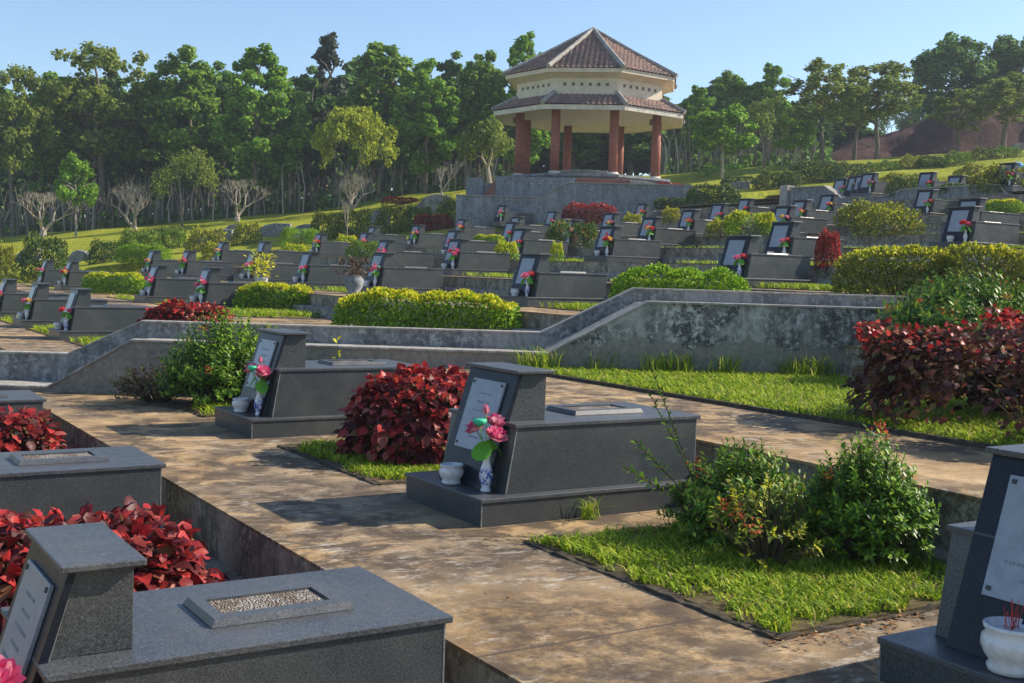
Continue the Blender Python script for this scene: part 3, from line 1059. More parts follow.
# ------------------------------------------------------------------ grass
def blades(name, seed, n, poly_fn, h=(.04, .11), wd=.010, z=0.0, lean=1.5):
    g = rng(seed)
    P = poly_fn(g, n); n = len(P)
    a = g.uniform(0, 2*PI, n); hh = g.uniform(h[0], h[1], n); ln = g.uniform(.15, lean, n)*hh
    w_ = wd*g.uniform(.6, 1.3, n)
    d = np.stack([np.cos(a), np.sin(a), np.zeros(n)], 1); s = np.stack([-np.sin(a), np.cos(a), np.zeros(n)], 1)
    base = np.column_stack([P, np.full(n, z) if P.shape[1] == 2 else np.zeros((n, 0))]) if P.shape[1] == 2 else P
    up = np.array([0, 0, 1])
    V = np.stack([base-s*w_[:, None]*.5, base+s*w_[:, None]*.5,
                  base+d*(ln*.35)[:, None]+up*(hh*.6)[:, None]+s*w_[:, None]*.5, base+d*(ln*.35)[:, None]+up*(hh*.6)[:, None]-s*w_[:, None]*.5,
                  base+d*(ln*1.3)[:, None]+up*(hh*.9)[:, None]], 1).reshape(-1, 3)
    o = (np.arange(n)*5)[:, None]
    return fast_mesh(name, V, [np.array([[0, 1, 2, 3]])+o, np.array([[3, 2, 4]])+o], M['grass'])

def rect_fn(x0, x1, y0, y1, clump=.5):
    def f(g, n):
        m = int(n*clump/6)
        c = np.stack([g.uniform(x0, x1, m), g.uniform(y0, y1, m)], 1)
        p = np.repeat(c, 6, 0)+g.normal(0, .018, (m*6, 2))
        r = np.stack([g.uniform(x0, x1, n-m*6), g.uniform(y0, y1, n-m*6)], 1)
        p = np.concatenate([p, r])
        # bare spots
        k = np.sin(p[:, 0]*5.1+p[:, 1]*2.3)+np.sin(p[:, 1]*6.7-p[:, 0]*3.1)
        keep = (k > -1.1) | (g.random(len(p)) < .35)
        e = np.minimum(np.minimum(p[:, 0]-x0, x1-p[:, 0]), np.minimum(p[:, 1]-y0, y1-p[:, 1]))
        keep &= e > .07+.05*np.sin(p[:, 0]*9+p[:, 1]*7)+.04*np.sin(p[:, 0]*23-p[:, 1]*19)+g.normal(0, .02, len(p))
        p = p[keep]
        return p[(p[:, 0] > x0) & (p[:, 0] < x1) & (p[:, 1] > y0) & (p[:, 1] < y1)]
    return f

bed_n = [0]
def bed(x0, x1, y0, y1, z, n=0, kerb=True, h=(.04, .11), wd=.010, soilm='soil', label=None):
    bed_n[0] += 1
    o = struct('flower_bed_soil', MB().box(x0, x1, y0, y1, z-.02, z+.014), M[soilm])
    if kerb:
        k = MB(); gk = random.Random(bed_n[0])
        def run(xa, ya, xb, yb_):
            L_ = math.hypot(xb-xa, yb_-ya); n_ = max(3, int(L_/.07)); vs = []; ux_, uy_ = (xb-xa)/L_, (yb_-ya)/L_; px, py = -uy_, ux_
            for i_ in range(n_+1):
                f_ = i_/n_*L_; j1 = gk.uniform(-.008, .006); j2 = gk.uniform(-.006, .008); h_ = gk.uniform(.004, .024) if gk.random() < .8 else .003
                cx_, cy_ = xa+ux_*f_, ya+uy_*f_
                vs += [(cx_+px*(.028+j1), cy_+py*(.028+j1), z-.02), (cx_+px*(.022+j1), cy_+py*(.022+j1), z+h_), (cx_-px*(.022+j2), cy_-py*(.022+j2), z+h_+.003), (cx_-px*(.026+j2), cy_-py*(.026+j2), z-.02)]
            fs = []
            for i_ in range(n_):
                for q_ in range(3): fs.append((i_*4+q_, i_*4+q_+1, i_*4+q_+5, i_*4+q_+4))
            k.add(vs, fs)
        t = .024
        run(x0-t, y0-t, x0-t, y1+t); run(x1+t, y0-t, x1+t, y1+t); run(x0-t, y0-t, x1+t, y0-t); run(x0-t, y1+t, x1+t, y1+t)
        o2 = struct('kerb', k, M['kerb'])
    if n:
        me = blades('grass', bed_n[0], n, rect_fn(x0-.02, x1+.02, y0-.02, y1+.02), h, wd, z+.012)
        tag(link('grass', me), label or None, None, None, 'stuff')
bed(3.83, 5.62, 3.75, 5.76, 0, 26000, h=(.015, .065), wd=.009)
bed(3.83, 5.62, 7.80, 9.72, 0, 19000, h=(.015, .065), wd=.009)
bed(3.83, 5.62, 11.9, 12.6, 0, 3500)
bed(.50, 2.15, 5.55, 7.35, -.41, 4000)
bed(.50, 2.15, 9.5, 11.4, -.41, 2500)
# the broad lawn on the next terrace, ending at the oblique wall
def tri_fn(g, n):
    p = np.stack([g.uniform(7.62, 11.1, n*2), g.uniform(4.4, 12.2, n*2)], 1)
    p = p[p[:, 1] < 14.45-.548*(p[:, 0]-3.2)-.02][:n]
    return p
poly_slab('flower_bed_soil', [(7.62, 4.4), (11.15, 4.4), (11.15, w1(11.15)-.01), (7.62, w1(7.62)-.01)], .424, .03, M['soil'])
k_ = MB().box(7.56, 7.618, 4.4, w1(7.6)-.02, .38, .445)
struct('kerb', k_, M['kerb'])
me = blades('grass', 77, 42000, tri_fn, (.02, .085), .013, .42)
tag(link('grass', me), kind='stuff')
def foot_fn(g, n):
    X = g.uniform(7.7, 11.1, n); X = X[np.sin(X*9)+np.sin(X*4.1+1)+g.normal(0, .5, n) > 0]; n = len(X); off = -np.abs(g.normal(0, .12, n))
    return np.stack([X+.48*off, 14.45-.548*(X-3.2)+.877*off], 1)
me = blades('weeds', 78, 1900, foot_fn, (.05, .36), .010, .42, 1.2)
tag(link('weeds', me), kind='stuff')
# beds between the tombs of the farther rows
for k, ys in ROWS.items():
    if k > 8: continue
    ys = sorted(ys)
    X = kx0(k); z = kz(k)
    gaps = []
    for a_, b_ in zip(ys[:-1], ys[1:]):
        if b_-a_ > 2.4: gaps.append((a_+.68, min(b_-.68, a_+.68+2.9)))
        if b_-a_ > 6.5: gaps.append((b_-.68-2.9, b_-.68))
    gaps.append((ys[-1]+.7, ys[-1]+3.2))
    if ys[0]-3.2 > w2(X)+.5: gaps.append((ys[0]-3.3, ys[0]-.7))
    for (a_, b_) in gaps:
        if b_-a_ < 1: continue
        dd = dv(X, a_)
        n = 3000 if dd < 24 else 900 if dd < 32 else 0
        bed(X+.1, X+1.85, a_, b_, z, n, True, (.05, .14), .018, 'lawn' if dd > 20 else 'soil')

# ------------------------------------------------------------------ shrubs
def stems_mb(seed, n, r, h, rad=.006):
    g = random.Random(seed); mb = MB()
    for i in range(n):
        a = g.uniform(0, 6.28); q = g.uniform(.3, .9)
        e = Vector((r[0]*q*math.cos(a), r[1]*q*math.sin(a), h*g.uniform(.55, .92)))
        b = Vector((.12*r[0]*math.cos(a), .12*r[1]*math.sin(a), 0))
        m_ = b.lerp(e, .5)+Vector((g.uniform(-.04, .04), g.uniform(-.04, .04), .06))
        mb.tube([b, m_, e], [rad, rad*.8, rad*.5], 5)
    return mb

# unit prototypes: half-width 1 in x and y, height 1
def proto_shrub(name, leafmat, seed, n, size, ex=.8, top=None, ntop=0, lump=.14, tpl=LEAF4, thick=.14, rnd_=.9, flowers=None, nfl=0, low=-.05, droop=.2):
    t = thing(name, (0, 0, 0), '', 'shrub')
    me = mound('foliage', seed, n, (1, 1, 1), size, tpl, M[leafmat], ex, lump, thick, droop=droop, rnd_=rnd_, low=low)
    link('foliage', me, t)
    # inner leaves so that the shrub is full
    if ntop:
        g = rng(seed+50)
        p, o = shell(g, ntop, (1.02, 1.02, 1.03), ex, lump, .05, .25)
        m = len(p)
        d = o+g.normal(0, .6, (m, 3)); d[:, 2] += .35
        me = leaf_mesh('new_leaves', p, d, o+g.normal(0, .5, (m, 3)), size*g.uniform(.6, 1.1, m), tpl, M[top])
        link('new_leaves', me, t)
    if nfl:
        g = rng(seed+90)
        p, o = shell(g, nfl, (1.03, 1.03, 1.05), ex, lump, .02, .1)
        P = np.repeat(p, 9, 0)+g.normal(0, size*.35, (len(p)*9, 3)); m = len(P)
        link('blossom', leaf_mesh('blossom', P, g.normal(size=(m, 3)), g.normal(size=(m, 3))+np.array([0, 0, 1]), size*.5*g.uniform(.7, 1.2, m), LEAF4, M[flowers]), t)
    obj('stem', stems_mb(seed, 9, (.8, .8), .85, .015), M['twig'], t)
    return t

PS = {
 'golden': proto_shrub('golden_hedge', 'lime_leaf', 11, 2600, .12, .45, 'yellow_leaf', 1700, .07),
 'golden_s': proto_shrub('golden_shrub', 'lime_leaf', 12, 900, .18, .7, 'yellow_leaf', 900, .16),
 'lime': proto_shrub('lime_hedge', 'lime_leaf', 13, 4200, .085, .45, 'lime_leaf', 1200, .06),
 'green': proto_shrub('round_shrub', 'dark_leaf', 14, 2600, .12, .85, 'olive_leaf', 500, .15),
 'green2': proto_shrub('round_shrub', 'green_leaf', 15, 2200, .13, .8, 'olive_leaf', 700, .18),
 'olive': proto_shrub('olive_shrub', 'olive_leaf', 16, 2600, .12, .8, 'yellow_leaf', 350, .18),
 'orange': proto_shrub('flowering_shrub', 'dark_leaf', 17, 2400, .12, .6, 'olive_leaf', 500, .12, flowers='ixora', nfl=32),
 'red': proto_shrub('red_shrub', 'red_leaf', 18, 1500, .17, .8, 'red_top', 900, .14),
 'speckled': proto_shrub('speckled_shrub', 'olive_leaf', 19, 2200, .13, .75, 'yellow_leaf', 700, .16, flowers='red_top', nfl=10),
}
ps_used = {}
HM = {'golden': ('lime_leaf', 'yellow_leaf', .07, 1.5), 'lime': ('lime_leaf', 'lime_leaf', .055, .8), 'speckled': ('olive_leaf', 'yellow_leaf', .06, .35), 'red': ('red_leaf', 'red_top', .08, .6), 'golden_s': ('lime_leaf', 'yellow_leaf', .06, .8), 'green': ('dark_leaf', 'olive_leaf', .09, .2)}
def real_hedge(kind, seed, sx, sy, sz, flowers=0):
    a_, b_, ls, nt_ = HM[kind]
    t = thing('hedge', (0, 0, 0), '', 'hedge')
    g = rng(seed)
    def pts(n, top):
        # points on a rounded box, biased to the skin
        u = g.uniform(-1, 1, (n, 2)); z = g.uniform(0, 1, n)
        face = g.random(n)
        A = np.array([2*sx*sz, 2*sy*sz, 2*sx*sy]); A = A/A.sum()
        x = u[:, 0].copy(); y = u[:, 1].copy()
        f0 = face < A[0]; f1 = (face >= A[0]) & (face < A[0]+A[1]); f2 = face >= A[0]+A[1]
        if top: f2[:] = True; f0[:] = False; f1[:] = False
        y[f0] = np.sign(u[f0, 1]); x[f1] = np.sign(u[f1, 0]); z[f2] = 1
        dep = np.abs(g.normal(0, .09, n))
        k = 1-dep
        lump = 1+.04*np.sin(x*sx*5+seed)+.03*np.sin(y*sy*7+z*4)+.04*np.sin(x*sx*13)
        edge = 1-.22*np.maximum(0, np.abs(x)-.7)/.3-.10*np.maximum(0, np.abs(y)-.6)/.4
        P = np.stack([x*sx*k*(1-.06*z), y*sy*k*(1-.08*z)*(1+.05*np.sin(x*sx*6)), z*sz*(1-dep*.6)*lump*np.where(z > .5, edge, 1)], 1)
        O = np.stack([np.where(f1, np.sign(x), x*.3), np.where(f0, np.sign(y), y*.3), np.where(f2, 1., .25)], 1)
        return P, nrm(O)
    area = 2*sx*2*sz+2*sy*sz*2+4*sx*sy
    n = int(min(15000, area/(ls*ls)*4.2))
    P, O = pts(n, False)
    n_in = int(n*.3)
    P[:n_in, :2] *= .8; P[:n_in, 2] = g.uniform(.02, .75, n_in)*sz
    d = O+g.normal(0, .6, (n, 3)); d[:, 2] += .1
    link('foliage', leaf_mesh('foliage', P, d, O+g.normal(0, .5, (n, 3))+np.array([0, 0, .3]), ls*g.uniform(.7, 1.3, n), LEAF4, M[a_]), t)
    m = int(n*nt_*.4)
    P, O = pts(m, True)
    d = O*.9+g.normal(0, .6, (m, 3))
    link('new_leaves', leaf_mesh('new_leaves', P+np.array([0, 0, ls*.4]), d, O+g.normal(0, .6, (m, 3)), ls*g.uniform(.6, 1.2, m), LEAF4, M[b_]), t)
    obj('stem', stems_mb(seed, 14, (sx*.9, sy*.7), sz*.9, .012), M['twig'], t)
    return t
def shrub(kind, x, yb_, wpx, hpx, label, cat='shrub', group=None, rz=None, dfix=None, thick=None, zfix=None):
    q = march(x, yb_) if dfix is None else at_d(x, yb_, dfix)
    if dfix is not None: q[2] = ground(q[0], q[1]) if zfix is None else zfix
    D = float((q-ORG)@_fw)
    sx = wpx*D/CF/2; sz = hpx*D/CF
    sy = thick if thick else min(sx, max(sz*.8, .35))
    cx, cy = q[0]+_fw[0]*sy*.75, q[1]+_fw[1]*sy*.75
    real = kind in HM and (wpx > 50 or wpx > 2.4*hpx)
    z = q[2] if zfix is None else zfix
    if real:
        p = real_hedge(kind, int(x), sx, sy, sz)
    else:
        p = PS[kind]
        if kind in ps_used: p = copy_tree(p)
        ps_used[kind] = 1
    p.location = (cx, cy, z-.02)
    p.rotation_euler = (0, 0, -CY + (rz if rz is not None else 0))
    if not real: p.scale = (sx, sy, sz/1.0)
    tag(p, label, cat, group)
    return p

g1 = 'shrubs planted among and behind the tombs'
PL = [
 ('golden', 426, 338, 192, 43, 'long low golden hedge above the cross wall in the centre', 'hedge', 18.5),
 ('golden', 273, 313, 78, 27, 'shorter golden hedge left of the long one', 'hedge', None),
 ('lime', 682, 318, 140, 50, 'bright green clipped hedge above the sloping wall end', 'hedge', 17.0),
 ('golden_s', 112, 294, 62, 20, 'low golden hedge among the left tombs', 'hedge', None),
 ('golden_s', 186, 301, 28, 19, 'small golden bush before a tomb, left of the shorter golden hedge', 'shrub', None),
 ('golden_s', 493, 284, 0.1, .1, '', 'shrub', None),
 ('golden_s', 489, 251, 32, 12, 'small golden shrub left of the tomb row at centre', 'shrub', None),
 ('golden_s', 505, 272, 22, 18, 'tiny golden shrub at the left foot of a centre headstone', 'shrub', None),
 ('golden_s', 556, 273, 12, 18, 'narrow golden sprig right of a centre headstone', 'shrub', None),
 ('golden_s', 293, 262, 22, 12, 'small golden shrub behind the tomb with the yellow potted leaves', 'shrub', None),
 ('golden_s', 345, 254, 20, 12, 'small lime golden shrub before the bare sapling', 'shrub', None),
 ('green2', 363, 262, 34, 17, 'loose green bush right of the small lime golden shrub', 'shrub', None),
 ('orange', 572, 258, 50, 26, 'dark bush topped with orange flowers near the centre', 'shrub', None),
 ('red', 590, 227, 56, 20, 'low red hedge against the gazebo wall', 'hedge', None),
 ('red', 433, 231, 40, 15, 'round red bush left of centre before olive shrubs', 'shrub', None),
 ('red', 400, 204, 38, 6, 'thin red hedge strip on the grass edge left of the gazebo', 'hedge', None),
 ('golden', 752, 236, 46, 24, 'golden hedge between tombs right of centre', 'hedge', None),
 ('speckled', 724, 243, 32, 17, 'mottled bush left of the golden hedge, right of centre', 'shrub', None),
 ('speckled', 632, 236, 18, 16, 'small speckled bush behind the orange and red bouquet', 'shrub', None),
 ('speckled', 671, 225, 17, 15, 'small speckled bush right of centre between two tombs', 'shrub', None),
 ('olive', 640, 212, 20, 8, 'low olive bush at the foot of the gazebo wall', 'shrub', None),
 ('green', 714, 215, 52, 19, 'dark green hedge right of the gazebo wall', 'hedge', None),
 ('green', 672, 212, 34, 8, 'low dark hedge under the right gazebo wall', 'hedge', None),
 ('green', 741, 186, 38, 9, 'flat dark shrub at the lawn edge right of the gazebo', 'shrub', None),
 ('green', 772, 189, 30, 19, 'left round bush of the pair beside the concrete post', 'shrub', None),
 ('green', 792, 188, 22, 18, 'right round bush of the pair beside the concrete post', 'shrub', None),
 ('green', 819, 183, 52, 21, 'large clipped green bush above the sloping wall end', 'shrub', None),
 ('green', 851, 178, 34, 16, 'green bush directly behind the distant group of four tombs', 'shrub', None),
 ('green2', 890, 171, 20, 11, 'round bush in the far row, third from its left end', 'shrub', None),
 ('green2', 873, 173, 16, 11, 'round bush in the far row, second from its left end', 'shrub', None),
 ('olive', 913, 169, 22, 14, 'tawny bush in the far row left of the paired tombs', 'shrub', None),
 ('green', 933, 168, 28, 11, 'flat dark bush behind the left upper tomb', 'shrub', None),
 ('green2', 960, 165, 26, 14, 'dark bush behind the right upper tomb', 'shrub', None),
 ('green', 984, 160, 24, 13, 'dark bush left of the topmost right tomb', 'shrub', None),
 ('green2', 1008, 157, 30, 11, 'last bush of the far row at the right edge', 'shrub', None),
 ('olive', 905, 186, 46, 13, 'olive bush before the far row between upper tombs', 'shrub', None),
 ('olive', 985, 182, 52, 18, 'olive golden bush left below the topmost right tomb', 'shrub', None),
 ('olive', 1010, 205, 58, 26, 'olive bush mass at the right edge below the topmost tomb', 'shrub', None),
 ('golden_s', 1006, 222, 36, 13, 'golden bush at the right edge beside a tomb end', 'shrub', None),
 ('green', 905, 207, 30, 20, 'dark speckled bush left of the bright red flower tomb', 'shrub', None),
 ('olive', 875, 226, 64, 24, 'broad olive bush in the upper right between tombs', 'shrub', None),
 ('olive', 892, 247, 62, 27, 'tawny olive bush behind the big yellow-green hedge', 'shrub', None),
 ('green', 957, 196, 30, 9, 'low dark bush under the long dark wall', 'shrub', None),
 ('orange', 735, 200, 0.1, .1, '', 'shrub', None),
 ('red', 828, 287, 22, 34, 'upright crimson croton beside the tomb end, right of centre', 'shrub', None),
 ('speckled', 905, 293, 112, 46, 'big yellow-green hedge, its left half', 'hedge', 17.0),
 ('speckled', 995, 296, 90, 50, 'big yellow-green hedge, its right half cut by the picture edge', 'hedge', 16.6),
 ('orange', 15, 277, 0.1, .1, '', 'shrub', None),
 ('green', 37, 276, 44, 38, 'leftmost round dark shrub behind the left tombs', 'shrub', None),
 ('olive', 3, 275, 18, 30, 'yellow-green shrub at the left picture edge', 'shrub', None),
 ('green', 99, 264, 28, 24, 'dark shrub left of the lime bush in the back row', 'shrub', None),
 ('green2', 134, 256, 40, 26, 'dense shrub behind the lime bush at left', 'shrub', None),
 ('lime', 141, 265, 50, 18, 'bright lime bush low in the left back row', 'shrub', None),
 ('green2', 168, 249, 28, 22, 'fourth bush of the left back row', 'shrub', None),
 ('olive', 203, 251, 38, 23, 'mottled yellow-green bush in the left back row', 'shrub', None),
 ('speckled', 214, 258, 26, 14, 'low reddish-tipped bush under the mottled one', 'shrub', None),
 ('olive', 244, 246, 28, 24, 'rounded olive bush left of the broad lime bush', 'shrub', None),
 ('lime', 298, 248, 38, 20, 'broad lime bush in the middle of the back row', 'shrub', None),
 ('olive', 323, 240, 30, 28, 'olive bush right of the broad lime bush', 'shrub', None),
 ('olive', 352, 238, 36, 30, 'speckled olive bush behind the bare little sapling', 'shrub', None),
 ('olive', 390, 233, 30, 28, 'yellow-green bush left of the round red bush', 'shrub', None),
 ('green2', 416, 230, 30, 24, 'darker bush just behind the round red bush', 'shrub', None),
 ('olive', 457, 224, 44, 26, 'broad olive bush at the left foot of the gazebo platform', 'shrub', None),
 ('speckled', 489, 226, 16, 11, 'small orange-tipped shrub under the gazebo platform wall', 'shrub', None),
 ('red', 670, 183, 30, 5, 'low red plant strip on top of the gazebo wall', 'hedge', None),
 ('green', 392, 215, 0.1, .1, '', 'shrub', None),
]
for k_ in list(PS):
    if k_ in ('golden', 'lime'): pass
for (kind, x, y, wp, hp, lab, cat, dfix) in PL:
    if not lab: continue
    if lab.startswith('low red plant'):
        q = at_d(x, y, 56.5); zf = 5.80; s_ = shrub(kind, x, y, wp, hp, lab, cat, g1, dfix=57, zfix=5.78, thick=.5); continue
    s_ = shrub(kind, x, y, wp, hp, lab, cat, None, dfix=dfix, thick=(.55 if dfix else None))

# prototypes never placed are dropped again
for k_, p_ in PS.items():
    if k_ not in ps_used:
        for c_ in list(p_.children): bpy.data.objects.remove(c_)
        bpy.data.objects.remove(p_)
# dedicated near plants --------------------------------------------------
def big_leaf_bush(name, seed, loc, r, n, size, label, mat='red_leaf', mat2='red_leaf_dark', top='red_top', ex=.85, cat='shrub', ntop=140, tpl=LEAF8, rz=0, topsize=1.0):
    t = thing(name, loc, label, cat, None, rz)
    link('foliage', mound('foliage', seed, n, r, size, tpl, M[mat], ex, .10, .10, droop=.75, low=-.02, upn=.35, rnd_=.55), t)
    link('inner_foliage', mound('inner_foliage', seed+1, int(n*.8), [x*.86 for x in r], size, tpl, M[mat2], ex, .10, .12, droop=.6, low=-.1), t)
    g = rng(seed+2)
    p, o = shell(g, ntop, [x*1.03 for x in r], ex, .10, .04, .45)
    m = len(p)
    d = o*.8+g.normal(0, .5, (m, 3)); d[:, 2] -= .25
    link('young_leaves', leaf_mesh('young_leaves', p, d, np.array([0, 0, .9])+g.normal(0, .5, (m, 3)), size*topsize*g.uniform(.55, .95, m), tpl, M[top]), t)
    obj('stem', stems_mb(seed, 16, (r[0]*.8, r[1]*.8), r[2]*.9, .009), M['twig'], t)
    return t

big_leaf_bush('red_leaved_bush', 201, (4.78, 8.80, 0), (.70, .64, .76), 1700, .092, 'round red copperleaf bush on grass left of the centre tomb', ntop=420)
big_leaf_bush('red_leaved_bush', 211, (1.32, 6.60, -.41), (.80, .82, .62), 1900, .095, 'large glossy red-leaved bush behind the foreground left headstone', ntop=160)
big_leaf_bush('red_leaved_bush', 221, (1.55, 11.3, -.41), (.75, .70, .66), 1100, .10, 'red-leaved bush at the left edge between two dark slabs', ntop=160)
# long maroon hedge on the right lawn
big_leaf_bush('maroon_hedge', 231, (8.8, 5.75, .41), (1.05, 1.4, .86), 6200, .075, 'long tall maroon hedge with bright red tips on the right lawn', 'red_leaf_dark', 'red_leaf_dark', 'red_top', .42, 'hedge', 1300)
big_leaf_bush('croton_hedge', 241, (10.5, 6.5, .41), (.7, .9, 1.05), 1900, .09, 'crimson-leaved bush rising behind the maroon hedge at right edge', 'red_leaf', 'red_leaf_dark', 'red_top', .6, 'hedge', 420)

def sprig_bush(name, seed, loc, r, h, nst, nl, size, label, mat='green_leaf', tipmat='lime_leaf', nfl=6, extra=None, cat='shrub'):
    g = rng(seed); gr = random.Random(seed)
    t = thing(name, loc, label, cat)
    st = MB(); P = []; D = []; N = []; S = []; P2 = []; D2 = []; N2 = []; S2 = []; FL = []
    ends = []
    for i in range(nst):
        a = gr.uniform(0, 6.283); q = math.sqrt(gr.random())
        zt = h*(1-.55*q*q)*gr.uniform(.62, 1.05)
        e = Vector((r[0]*q*math.cos(a), r[1]*q*math.sin(a), zt))
        if gr.random() < .25: e.z *= gr.uniform(.25, .7); e.x *= 1.05; e.y *= 1.05
        ends.append(e)
    if extra: ends += [Vector(e) for e in extra]
    for j, e in enumerate(ends):
        ex_ = extra and j >= nst
        b = Vector((e.x*.2, e.y*.2, 0))
        m_ = b.lerp(e, .5)+Vector((gr.uniform(-.05, .05), gr.uniform(-.05, .05), .05))
        if j % 2 == 0 or ex_: st.tube([b, m_, e], [.007, .005, .002], 5)
        ln = (e-m_).length
        k = nl if not ex_ else nl*2
        for i in range(k):
            f = 1-(i/k)*(.75 if not ex_ else .95)
            p = m_.lerp(e, f); ax = (e-m_).normalized()
            aa = i*2.4+gr.random()
            a1 = ax.orthogonal().normalized(); a2 = ax.cross(a1)
            rd = a1*math.cos(aa)+a2*math.sin(aa)
            d = rd+ax*gr.uniform(.3, .9)+Vector((0, 0, gr.uniform(-.25, .3)))
            nn = ax*.9+Vector((0, 0, .5))-rd*.2
            s_ = size*gr.uniform(.6, 1.15)*(.75 if i < 3 else 1)
            if i < 4 and gr.random() < .5: P2.append(p); D2.append(d); N2.append(nn); S2.append(s_*.85)
            else: P.append(p); D.append(d); N.append(nn); S.append(s_)
    link('foliage', leaf_mesh('foliage', np.array(P), np.array(D), np.array(N), np.array(S), LEAF6, M[mat]), t)
    link('new_leaves', leaf_mesh('new_leaves', np.array(P2), np.array(D2), np.array(N2), np.array(S2), LEAF6, M[tipmat]), t)
    for i in range(nfl):
        e = ends[gr.randrange(len(ends))]
        if e.z < h*.4: continue
        pp = np.array(e)[None]+g.normal(0, .022, (26, 3))
        link('blossom', leaf_mesh('blossom', pp, g.normal(size=(26, 3)), g.normal(size=(26, 3))+np.array([0, 0, 1]), .022*g.uniform(.7, 1.2, 26), LEAF4, M['ixora']), t)
    obj('stem', st, M['twig'], t)
    return t

sprig_bush('ixora_bush', 301, (5.00, 5.25, 0), (.50, .45), .64, 380, 15, .058, 'sprawling green bush with sparse yellow-green leaves right of the centre tomb', 'green_leaf', 'olive_leaf', 4, [(-.62, .28, .62), (-.75, .2, .48), (-.3, .5, .98), (-.38, .42, .85)])
sprig_bush('ixora_bush', 302, (5.32, 4.55, 0), (.38, .40), .76, 480, 15, .06, 'dense taller green bush with orange blossoms in the right foreground bed', 'green_leaf', 'lime_leaf', 5)
sprig_bush('ixora_bush', 304, (4.72, 4.72, 0), (.40, .36), .55, 90, 9, .055, 'thin twiggy bush with a few coral flowers between the two green ones', 'olive_leaf', 'yellow_leaf', 4)
sprig_bush('ixora_bush', 303, (4.38, 12.75, 0), (.82, .62), 1.10, 640, 14, .072, 'large green bush with coral flowers left of the second headstone', 'green_leaf', 'lime_leaf', 14)
sprig_bush('dry_bush', 305, (3.75, 13.35, 0), (.55, .38), .48, 160, 9, .07, 'low dark withered bush at the foot of the left wall ramp', 'dry', 'dark_leaf', 0)
sprig_bush('croton_bush', 306, (12.0, 8.9, .82), (1.4, .8), .98, 420, 13, .11, 'green shrub with red tips where the wall meets the hedges', 'green_leaf', 'olive_leaf', 16)
sprig_bush('croton_bush', 307, (12.3, 7.3, .82), (1.2, .8), .95, 300, 13, .11, 'yellow-green leafy shrub at the right edge above the crimson one', 'olive_leaf', 'yellow_leaf', 6)
q = at_d(187, 337, 16.9)
big_leaf_bush('red_leaved_bush', 251, (q[0], q[1], .55), (.62, .34, .46), 900, .085, 'low spreading red bush on top of the left wall ramp', ntop=260)
# yellow potted croton before a tomb
q = march(265, 306)
pt = thing('potted_croton', (q[0]-.1, q[1], q[2]), 'potted croton with yellow and orange leaves, mid left', 'potted plant')
obj('pot', MB().lathe([(.10, 0), (.13, .05), (.15, .26), (.165, .28), (.14, .28)], 16), M['bowl'], pt, smooth=True)
g = rng(61); m = 210
p = np.stack([g.normal(0, .13, m), g.normal(0, .13, m), g.uniform(.3, .85, m)], 1)
dd_ = np.column_stack([p[:, :2]*4, g.uniform(-.3, .8, m)])
link('foliage', leaf_mesh('foliage', p, dd_, g.normal(0, .5, (m, 3))+np.array([0, 0, 1]), .11*g.uniform(.7, 1.2, m), LEAF6, M['yellow_leaf']), pt)
q = march(358, 297)
pt = thing('offering_vase', (q[0]-.1, q[1], q[2]), 'stone urn with a big dried bouquet left of the pink flowers, centre left', 'urn')
obj('urn', MB().lathe([(.12, 0), (.16, .04), (.10, .08), (.19, .22), (.2, .36), (.15, .42), (.17, .44)], 18), M['far_wall'], pt, smooth=True)
p = np.stack([g.normal(0, .15, m), g.normal(0, .15, m), g.uniform(.42, .8, m)], 1)
link('dry_foliage', leaf_mesh('dry_foliage', p, g.normal(size=(m, 3)), g.normal(size=(m, 3)), .10*g.uniform(.7, 1.2, m), LEAF6, M['dry']), pt)
# fallen leaves along the kerb of the right bed
g = rng(71); m = 170
p = np.stack([g.uniform(3.7, 5.4, m), 3.70-np.abs(g.normal(0, .09, m)), np.full(m, .012)], 1)
p2 = np.stack([g.uniform(2.6, 5.3, 40), g.uniform(3.3, 9.5, 40), np.full(40, .010)], 1)
p = np.concatenate([p, p2]); m = len(p)
tag(link('fallen_leaves', leaf_mesh('fallen_leaves', p, g.normal(size=(m, 3))*np.array([1, 1, .1]), np.array([0, 0, 1])+g.normal(0, .25, (m, 3)), .035*g.uniform(.5, 1.3, m), LEAF6, M['straw'])), kind='stuff')
# weed tuft against the plinth of the centre tomb, seedling on the lid behind
for (x, y, z, s_, lab) in ((4.55, 6.17, 0, .2, 'thin grass tuft against the side of the centre plinth'), (4.3, 6.6, .0, 0, '')):
    if not lab: continue
    g = rng(81); pf = lambda g, n, x=x, y=y: np.stack([g.normal(x, .035, n), g.normal(y, .02, n)], 1)
    tag(link('grass_tuft', blades('grass_tuft', 82, 60, pf, (.1, .2), .006, z)), lab, 'weed')
X_, Y_, Z_ = 3.733+.95+.1, 10.793, .62
t = thing('seedling', (X_, Y_, Z_), 'tiny yellow-green seedling growing in the planter of the second tomb', 'seedling')
sm_ = MB().tube([(0, 0, -.03), (.02, 0, .12), (.01, .01, .24)], [.004, .003, .002], 5); obj('stem', sm_, M['twig'], t)
g = rng(83); p = np.array([(0, 0, .06), (.02, 0, .1), (.02, 0, .13), (.01, 0, .2), (.01, .01, .24), (.0, .01, .24), (.01, 0, .22)])
link('leaf', leaf_mesh('leaf', p, g.normal(size=(7, 3))+np.array([0, 0, .4]), g.normal(size=(7, 3))+np.array([0, 0, 1]), np.full(7, .07), LEAF6, M['yellow_leaf']), t)
q = at_d(1019.5, 168.5, 44.5)
o = thing('folded_cloth', (q[0]-.6, q[1]-.3, q[2]-.15), 'bright blue cloth bundle lying by the topmost right tomb', 'cloth')
